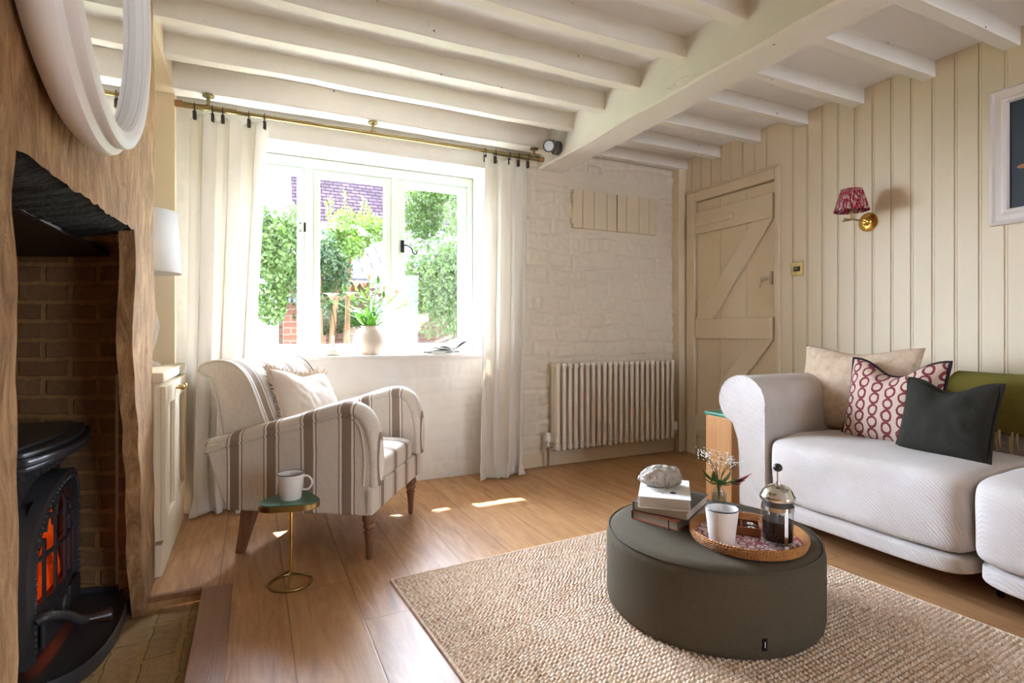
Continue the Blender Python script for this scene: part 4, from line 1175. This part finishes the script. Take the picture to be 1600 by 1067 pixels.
for k in range(1, 66):
    c = f0.copy(); C.objects.link(c); c.parent = t; c.location = (.003*math.sin(k*7.3), -k*.0195, .006*math.sin(k*3.1)); c.rotation_euler = (.02*math.sin(k*2.2), 0, 0)
# oak block table beside the sofa
t = thing('block_side_table', 'oak post side table with a green top tucked against the sofa arm', 'side table', (2.40, 2.20, 0))
b = MB(); b.box(0, .19, 0, .19, 0, .515); b.build('post', m_oak, t, bevel=.006)
b = MB(); b.box(-.008, .198, -.008, .198, .515, .535); b.build('top', m_gtop, t, bevel=.006, seg=3)

# ------------------------------------------------------------------ armchair
CH = Matrix.Translation((.11, 3.0035, 0)) @ Matrix.Rotation(R(-32.3), 4, 'Z')
t = thing('armchair', 'taupe and cream striped armchair with rolled arms by the window', 'armchair', (.11, 3.0035, 0), R(-32.3))
WY = .365
b = MB(); b.box(-.02, .628, -.30, .30, .21, .345); b.build('frame', m_stry, t, bevel=.01)
top = [(-.13,.495),(-.02,.525),(.1,.56),(.2,.585),(.285,.605),(.38,.635),(.46,.658),(.53,.668),(.585,.648),(.62,.60),(.638,.53),(.646,.44),(.64,.34)]
tops = [(p.x, p.z) for p in spline([(x, 0, z) for x, z in top], 4)]
for sg, nm in ((-1, 'right'), (1, 'left')):
    y0, y1 = sg*.275, sg*WY
    b = MB(); pts = [(-.03,.21)]+[(-.10,.40)]+tops+[(.635,.21)]
    b.prism(pts, 'y', min(y0, y1), max(y0, y1)); arm = b.build('arm', m_strx, t, bevel=.012, seg=3, smooth=35)
    b = MB(); pth = [(x, sg*(WY-.045), z-.004) for x, z in tops]
    n_ = len(pth); rr = [lerp(.040, .056, min(1, i/(n_*.55))) if i < n_*.72 else lerp(.056, .046, (i-n_*.72)/(n_*.28)) for i in range(n_)]
    b.tube(pth, rr, 20, flat=.62, up=(0,0,1)); b.build('arm_roll', m_strx, arm, smooth=180)
    b = MB(); b.tube([(x-.004*0, sg*(WY+.002), z-.034) if x < .56 else (x-.034*min(1, (x-.52)/.08), sg*(WY+.002), z-.034*max(0, 1-(x-.56)/.07)) for x, z in tops], .0045, 6); b.build('piping', m_strx, arm, smooth=60)
b = MB(); b.box(.60, .648, -WY, WY, .212, .335); b.build('front_rail', m_stry, t, bevel=.012, seg=3)
def cs(p):
    q = p.copy(); q.z += .018*math.cos((q.y)/.3*PI/2)*(1 if q.z > .38 else 0); return q
b = MB(); b.sbox((.325,0,.375), (.325,.279,.055), 6, 22, cs); b.build('seat', m_stry, t, smooth=180)
bk = [(.20,.36),(.155,.50),(.10,.64),(.06,.74),(.02,.81),(-.03,.852),(-.09,.868),(-.15,.862),(-.195,.842),(-.205,.815),(-.18,.80),(-.14,.775),(-.11,.66),(-.08,.50),(-.05,.36),(-.03,.21),(.2,.21)]
bks = [(p.x, p.z) for p in spline([(x, 0, z) for x, z in bk[:15]], 4)]+bk[15:]
b = MB(); b.prism(bks, 'y', -.305, .305); bo = b.build('backrest', m_stry, t, bevel=.02, seg=4, smooth=40)
for sg in (-1, 1):
    b = MB(); b.tube([(x, sg*.304, z) for x, z in bks[2:56]], .0048, 6); b.build('piping', m_stry, bo, smooth=60)
for sg in (-1, 1):
    b = MB(); b.lathe([(.011,0),(.014,.01),(.016,.06),(.0195,.105),(.0195,.112),(.024,.118),(.024,.126),(.018,.131),(.026,.142),(.027,.150),(.022,.158),(.030,.172),(.031,.185),(.026,.198),(.022,.215)], 24, (.606, sg*.30, 0)); b.build('front_leg', m_leg, t, smooth=40)
    b = MB(); v = []
    for k, (x, z, hw) in enumerate(((.0,0,.019),(.012,.05,.021),(.03,.12,.026),(.052,.215,.034))):
        v += [(x-hw, sg*.30-hw*.8, z), (x+hw, sg*.30-hw*.8, z), (x+hw, sg*.30+hw*.8, z), (x-hw, sg*.30+hw*.8, z)]
    f = [(3,2,1,0), (12,13,14,15)]
    for k in range(3):
        for q in range(4): f.append((4*k+q, 4*k+(q+1) % 4, 4*k+4+(q+1) % 4, 4*k+4+q))
    b.add(v, f); b.build('rear_leg', m_leg, t, bevel=.004)
p = CH @ Vector((.235, .0, .425))
cushion('cushion', 'cream linen cushion with a raw fringe on the striped armchair', .46, .41, .18, m_cush_cream, p, (-R(24), R(7), R(-32.3+90-8)), chop=.022, seed=5, fr=m_ragfringe)

# ------------------------------------------------------------------ drinks table and mug
t = thing('drinks_table', 'tiny brass drinks table with a green marble top beside the armchair', 'side table', (.137, 2.325, 0), R(-15))
def tri(r0, n=12, rc=.06):
    pts = []
    for k in range(3):
        a = R(90)+k*2*PI/3; c = Vector((math.cos(a), math.sin(a)))*(r0-rc)
        for i in range(n+1):
            q = a-PI/3+2*PI/3*i/n; pts.append((c.x+rc*math.cos(q), c.y+rc*math.sin(q)))
    return pts
b = MB(); b.prism(tri(.122), 'z', .312, .334); b.build('top_rim', m_brass, t, smooth=40)
b = MB(); b.prism(tri(.118), 'z', .333, .338); b.build('marble_top', m_gmarble, t)
b = MB(); b.tube([(0,0,.045),(0,0,.312)], .0062, 12); b.build('stem', m_brassb, t, smooth=60)
b = MB(); b.tube([(.079*math.cos(a), .079*math.sin(a), .006) for a in [2*PI*k/48 for k in range(48)]], .006, 10, True)
for k in range(3):
    a = R(30)+k*2*PI/3; b.tube(spline([(0,0,.052),(.03*math.cos(a), .03*math.sin(a), .036),(.079*math.cos(a), .079*math.sin(a), .007)], 5), .0045, 8)
b.build('base', m_brass, t, smooth=60)
t = thing('mug', 'white enamel mug with a dark rim on the little brass table', 'mug', (.137, 2.325, .338), R(-25))
b = MB(); b.lathe([(0,0),(.037,0),(.039,.004),(.0395,.016),(.0405,.018),(.0400,.028),(.041,.030),(.0515,.1),(.0495,.1),(.037,.006),(0,.006)], 48, cap=False); b.build('body', m_enam, t, smooth=35)
b = MB(); b.lathe([(.0513,.0985),(.0525,.1005),(.0508,.1025),(.0493,.1005)], 48, cap=False); b.build('rim', m_enamrim, t, smooth=60)
b = MB(); b.tube(spline([(.049,0,.088),(.066,0,.09),(.082,0,.074),(.082,0,.056),(.068,0,.038),(.0435,0,.036)], 6), .0042, 10); b.build('handle', m_enam, t, smooth=60)

# ------------------------------------------------------------------ wall lamp
t = thing('wall_lamp', 'brass wall lamp with a gathered red patterned shade', 'wall lamp', (XR-.001, 1.983, 1.644))
b = MB(); b.M = Matrix.Rotation(-PI/2, 4, 'Y'); b.lathe([(.055,0),(.055,.004),(.045,.010),(.024,.013),(.018,.022),(.016,.034),(.010,.040)], 40); b.build('backplate', m_brassb, t, smooth=40)
b = MB(); b.tube([(-.036,0,0),(-.165,-.01,.0)], .0055, 10); b.tube(spline([(-.165,-.01,0),(-.172,-.01,.004),(-.172,-.01,.03)], 4), .006, 10); b.tube([(-.165,-.01,0),(-.2,.015,.004)], .004, 8); b.tube([(-.165,-.01,-.002),(-.2,.025,-.008)], .004, 8); b.build('arm', m_brass, t, smooth=60)
b = MB(); b.lathe([(.010,.03),(.011,.075)], 14, (-.172,-.01,0)); b.build('candle_tube', m_brass, t, smooth=40)
b = MB()
def shf(u, v):
    a = 2*PI*u; r_ = lerp(.088, .052, v)*(1+.02*math.sin(a*26)); return (r_*math.cos(a), r_*math.sin(a), lerp(0, .125, v))
b.grid(shf, 208, 10, True)
ls = b.build('lamp_shade', m_ikat, t, smooth=180, solid=.002, fix=False); ls.location = (-.172, -.01, .045)
b = MB(); b.ball((0,0,.0), (.018,.018,.026), 14, 10); lbub = b.build('bulb', m_shade, t, smooth=180); lbub.location = (-.172,-.01,.10)
# picture
t = thing('framed_painting', 'dark painting in a pale moulded frame at the right edge of the wall', 'picture', (XR, .94, 1.84))
b = MB()
def frame_piece():
    prof = [(0,0),(0,.022),(.012,.030),(.022,.022),(.045,.020),(.055,.028),(.068,.026),(.074,.012),(.074,0)]
    hw, hh = .452, .326; cs_ = [(-hw,-hh),(hw,-hh),(hw,hh),(-hw,hh)]; v = []; f = []; n = len(prof)
    for (y, z) in cs_:
        for d, h in prof: v.append((-h, y-math.copysign(d, y), z-math.copysign(d, z)))
    for k in range(4):
        j = (k+1) % 4
        for i in range(n-1): f.append((k*n+i, k*n+i+1, j*n+i+1, j*n+i))
    b.add(v, f)
frame_piece(); b.build('frame', m_pframe, t, smooth=30)
b = MB(); b.box(-.010, -.004, -.382, .382, -.256, .256); cv = b.build('canvas', m_canvas, t)
b = MB(); b.ball((-.010, .27, -.055), (.003, .035, .030), 16, 10); b.build('painted_white_shape', m_birdwhite, cv, smooth=180)
b = MB(); b.ball((-.010, .325, -.063), (.0025, .026, .010), 14, 8); b.build('painted_orange_shape', m_birdorange, cv, smooth=180)
# ------------------------------------------------------------------ sill objects
ZS = .846
t = thing('vase', 'round ribbed chalky white vase of lilies on the window sill', 'vase', (.70, 3.655, ZS))
pr = [(.0,0),(.055,0),(.058,.006)]
for k in range(1, 25):
    z = .006+k*.0068; a = z/.185; r_ = .058+.05*math.sin(PI*min(1, a*1.02))**.8; pr.append((r_+.0016*(k % 2), z))
pr += [(.056,.178),(.054,.186),(.060,.192),(.056,.192),(.05,.18),(.05,.10),(0,.06)]
b = MB(); b.lathe(pr, 48, cap=False); b.build('body', m_pot, t, smooth=50)
t = thing('lily_bouquet', 'bouquet of pink lilies with fresh green leaves in the ribbed vase', 'flowers', (.70, 3.655, ZS+.17))
rnd = random.Random(21); bs, bl = MB(), MB(); tips = []
tg = [(-.24,.02,.19),(-.17,-.03,.24),(-.12,.02,.2),(-.05,-.05,.27),(.0,.03,.33),(.05,-.02,.3),(.10,.03,.26),(.17,-.03,.23),(.25,.02,.17),(.08,-.05,.2),(-.08,.05,.28),(.20,.05,.25)]
for g in tg:
    bs.tube(spline([(0,0,-.09),(g[0]*.25, g[1]*.3, g[2]*.4), g], 6), .003, 6); tips.append(Vector(g))
    for k in range(7):
        f_ = rnd.uniform(.25, .95); p = Vector((g[0]*f_*f_*.9+g[0]*.1*f_, g[1]*f_, g[2]*f_)); a = rnd.uniform(0, 2*PI); L = rnd.uniform(.05, .09)
        leaf(bl, p, p+Vector((math.cos(a)*L+g[0]*.15, math.sin(a)*L*.7, rnd.uniform(.0, .06))), .02, .01)
for k in range(40):
    a = rnd.uniform(0, 2*PI); L = rnd.uniform(.05, .12); leaf(bl, (0,0,.015), (math.cos(a)*L, math.sin(a)*L*.8, rnd.uniform(.04, .11)), .022, .012)
bs.build('stem', m_leafC, t, smooth=60); bl.build('leaves', m_leafC, t, smooth=60, fix=False)
for i, g in enumerate(tips):
    b = MB()
    if i % 4 == 1:
        b.lathe([(.0,0),(.009,.012),(.011,.03),(.006,.05),(0,.058)], 10, g, cap=False)
        b.build('bud', m_leafC, t, smooth=60)
    else:
        for q in range(6):
            a = q*PI/3+i; d = Vector((math.cos(a), math.sin(a), .75)).normalized()*.066
            leaf(b, g, g+d, .036, -.016)
        b.build('lily', m_petal, t, smooth=60, fix=False)
t = thing('flask_vase', 'small squat white flask with a thin neck on the window sill', 'vase', (.465, 3.64, ZS))
b = MB(); b.lathe([(0,0),(.05,0),(.062,.008),(.066,.022),(.058,.036),(.03,.05),(.012,.062),(.008,.085),(.009,.13),(.006,.13),(.005,.07),(0,.05)], 36, cap=False); b.build('body', m_pot, t, smooth=50)
b = MB(); b.tube(spline([(0,0,.05),(.01,0,.2),(-.015,.01,.33)], 6), .003, 6); b.tube(spline([(0,0,.05),(.03,0,.17),(.02,.01,.30)], 6), .0025, 6); b.build('dry_twig', m_bark, t, smooth=60)
t = thing('book', 'closed white book with black lettering lying on the window sill', 'book', (1.17, 3.66, ZS), R(4), 'books on the window sill')
b = MB(); b.box(-.14,.14,-.09,.09,.003,.022); b.build('pages', m_paper, t)
b = MB(); b.box(-.142,.142,-.092,.092,0,.003); b.box(-.142,.142,-.092,.092,.022,.025); b.box(-.142,.142,-.092,-.09,0,.025); cv = b.build('cover', m_paper, t)
b = MB(); rnd = random.Random(5)
for x0, x1 in ((-.14,-.085), (.02,.07), (.085,.115)):
    x = x0
    while x < x1: w = rnd.uniform(.003,.007); b.box(x, x+w, -.0935, -.092, .008+rnd.uniform(0,.003), .017); x += w+.002
b.box(-.08,.06,-.0932,-.092,.019,.0205); b.build('spine_lettering', m_ink, cv)
t = thing('open_book', 'book lying open on top of the closed one on the sill', 'book', (1.24, 3.665, ZS+.025), R(6), 'books on the window sill')
def page(sg):
    def fn(u, v):
        x = sg*(.008+.16*u); hgt = .012+.03*math.sin(PI*min(1, u*1.5))*.5+(.085*u if sg > 0 else .02*(1-u)*0+.012*u)
        return (x, lerp(-.1, .1, v), hgt)
    return fn
b = MB(); b.grid(page(1), 14, 2); b.build('pages', m_paper, t, smooth=180, solid=.012, fix=False)
b = MB(); b.grid(page(-1), 14, 2); b.build('pages', m_paper, t, smooth=180, solid=.008, fix=False)
b = MB(); b.add([(0,-.1,0),(.004,-.1,0),(.172,-.1,.100),(.172,.1,.100),(.004,.1,0),(0,.1,0),(-.004,-.1,0),(-.172,-.1,.026),(-.172,.1,.026),(-.004,.1,0)], [(0,1,4,5),(1,2,3,4),(0,6,9,5),(6,7,8,9)]); b.build('cover', m_bk_slate, t, solid=.002, fix=False)

# ------------------------------------------------------------------ garden beyond the window
b = MB(); b.grid(lambda u, v: (lerp(-14, 30, u), 4.0+40*v*v, interp([(4,-.15),(5.6,-.15),(7,.42),(9,.62),(60,.7)], 4.0+40*v*v)+.02*noise.noise(Vector((u*90, v*90, 0)))), 60, 60); o = b.build('lawn', m_lawn, smooth=180, fix=False); struct(o, 'sunlit garden lawn outside the window', 'lawn')
b = MB(); b.box(-4, 7, 4.0, 5.7, -.17, -.10); o = b.build('garden_path', m_path); struct(o, 'pale garden path outside the window', 'path')
b = MB(); b.prism([(3.99,2.66),(4.52,2.40),(4.52,2.48),(3.99,2.80)], 'x', -2, 4); o = b.build('roof_eave', m_beam); struct(o, 'roof eave overhanging the window outside', 'eave')
def crown(name, label, loc, rad, n, leafsize, mat, trunk=None, seed=0, group=None, shoots=0):
    rnd = random.Random(seed); t = thing(name, label, 'tree' if 'tree' in name else 'shrub', (loc[0], loc[1], -.15), 0, group)
    v = []; f = []
    blobs = [(Vector((rnd.gauss(0,.45)*rad[0], rnd.gauss(0,.45)*rad[1], rnd.gauss(0,.45)*rad[2])), rnd.uniform(.3,.55)) for _ in range(14)]
    for k in range(n):
        c, s = blobs[k % 14]
        d = Vector((rnd.gauss(0,1), rnd.gauss(0,1), rnd.gauss(0,1))).normalized()*rnd.random()**.33
        p = Vector((c.x+d.x*rad[0]*s, c.y+d.y*rad[1]*s, c.z+d.z*rad[2]*s))+Vector((0,0,loc[2]+.15))
        if p.z < .02: continue
        a = Vector((rnd.gauss(0,1), rnd.gauss(0,1), rnd.gauss(0,1))).normalized(); e = a.cross(Vector((rnd.gauss(0,1), rnd.gauss(0,1), rnd.gauss(0,1)))).normalized()
        L = leafsize*rnd.uniform(.6,1.4); o_ = len(v)
        v += [p-a*L/2, p+e*L*.28, p+a*L/2, p-e*L*.28]; f.append((o_, o_+1, o_+2, o_+3))
    for k in range(shoots):
        base = Vector((rnd.uniform(-.7,.7)*rad[0], rnd.uniform(-.4,.4)*rad[1], loc[2]+.15+.3*rad[2])); H_ = rnd.uniform(.7,1.5)*rad[2]
        for q in range(26):
            p = base+Vector((base.x*.2*q/26, 0, H_*q/26)); a = Vector((rnd.gauss(0,1), rnd.gauss(0,1), 1.2)).normalized(); e = a.cross(Vector((rnd.gauss(0,1), 1, 0))).normalized(); L = leafsize*1.1; o_ = len(v)
            v += [p, p+a*L*.5+e*L*.2, p+a*L, p+a*L*.5-e*L*.2]; f.append((o_, o_+1, o_+2, o_+3))
    b = MB(); b.add(v, f); b.build('foliage', mat, t, fix=False)
    if trunk:
        b = MB()
        for k in range(trunk):
            x = (k-(trunk-1)/2)*.12; b.tube(spline([(x*.4,0,0),(x,.02,(loc[2]+.15)*.5),(x*2+.03,0,loc[2]+.15)], 6), .035, 8)
        b.build('trunk', m_bark, t, smooth=60)
    return t
crown('shrub', 'leafy green shrub outside the left window light', (.05, 6.5, 1.95), (.45, .45, .62), 12000, .055, m_leafA, seed=1)
crown('small_tree', 'small round-headed tree on a bare trunk outside the middle window light', (1.16, 7.6, 2.32), (.36, .33, .30), 5200, .055, m_leafD, trunk=1, seed=2, shoots=9)
crown('shrub', 'dark leafy shrub low outside between the left and middle window lights', (.80, 6.9, 1.75), (.34, .3, .5), 5000, .05, m_leafB, trunk=2, seed=3)
crown('hedge', 'dense green hedge filling the view through the right window light', (2.75, 7.8, 2.2), (1.15, .6, 1.3), 26000, .06, m_leafA, seed=4)
crown('shrub', 'low dark shrub against the outbuilding behind the vase', (1.35, 9.2, 1.2), (.7, .3, .28), 4200, .05, m_leafB, trunk=3, seed=5)
crown('flowering_shrub', 'dull russet shrub low in front of the hedge', (1.78, 6.6, 1.12), (.14, .2, .16), 700, .05, translucent('russet_leaves', (170,110,100), .3, .7, (120,130,90), 10), trunk=1, seed=6)
# outbuilding with slate roof
t = thing('outbuilding', 'low brick outbuilding with a pale slate roof and black gutter outside', 'building', (0, 10, .3))
b = MB(); b.box(.2, 4.2, .05, 3.2, 0, 1.62); b.build('brick_wall', m_gbrick, t)
b = MB(); b.add([(.0,-.12,1.64),(4.4,-.12,1.64),(4.4,1.9,2.95),(.0,1.9,2.95)], [(0,1,2,3)]); b.build('slate_roof', m_slate, t, solid=.05, fix=False)
b = MB(); b.tube([(.1,-.16,1.62),(4.4,-.16,1.62)], .055, 10); b.build('gutter', m_gutter, t, smooth=60)
# bigger house behind
t = thing('house', 'house behind the garden with a steep purple-red tiled roof', 'house', (0, 14, 0))
b = MB(); b.box(-.2+1.2, 8, .1, 5, 0, 3.0); b.build('wall', m_sky_wall, t)
b = MB(); b.add([(.9,-.15,2.95),(8.2,-.15,2.95),(8.2,2.8,6.6),(.9,2.8,6.6)], [(0,1,2,3)]); b.build('tiled_roof', m_tile, t, solid=.08, fix=False)
# brick gate pier at the left
t = thing('brick_pier', 'brick garden pier beside pale rendered wall outside the left window light', 'pier', (.42, 7.1, -.15))
b = MB(); b.box(-.09, .12, -.1, .1, 0, 1.50); b.build('brickwork', m_gbrick, t)
b = MB(); b.box(-.12, .15, -.13, .13, 1.50, 1.56); b.build('cap', m_slate, t)
b = MB(); b.box(-1.6, .30, 7.6, 7.7, -.15, 1.45); o = b.build('rendered_wall', m_sky_wall); struct(o, 'pale rendered garden wall outside', 'wall')
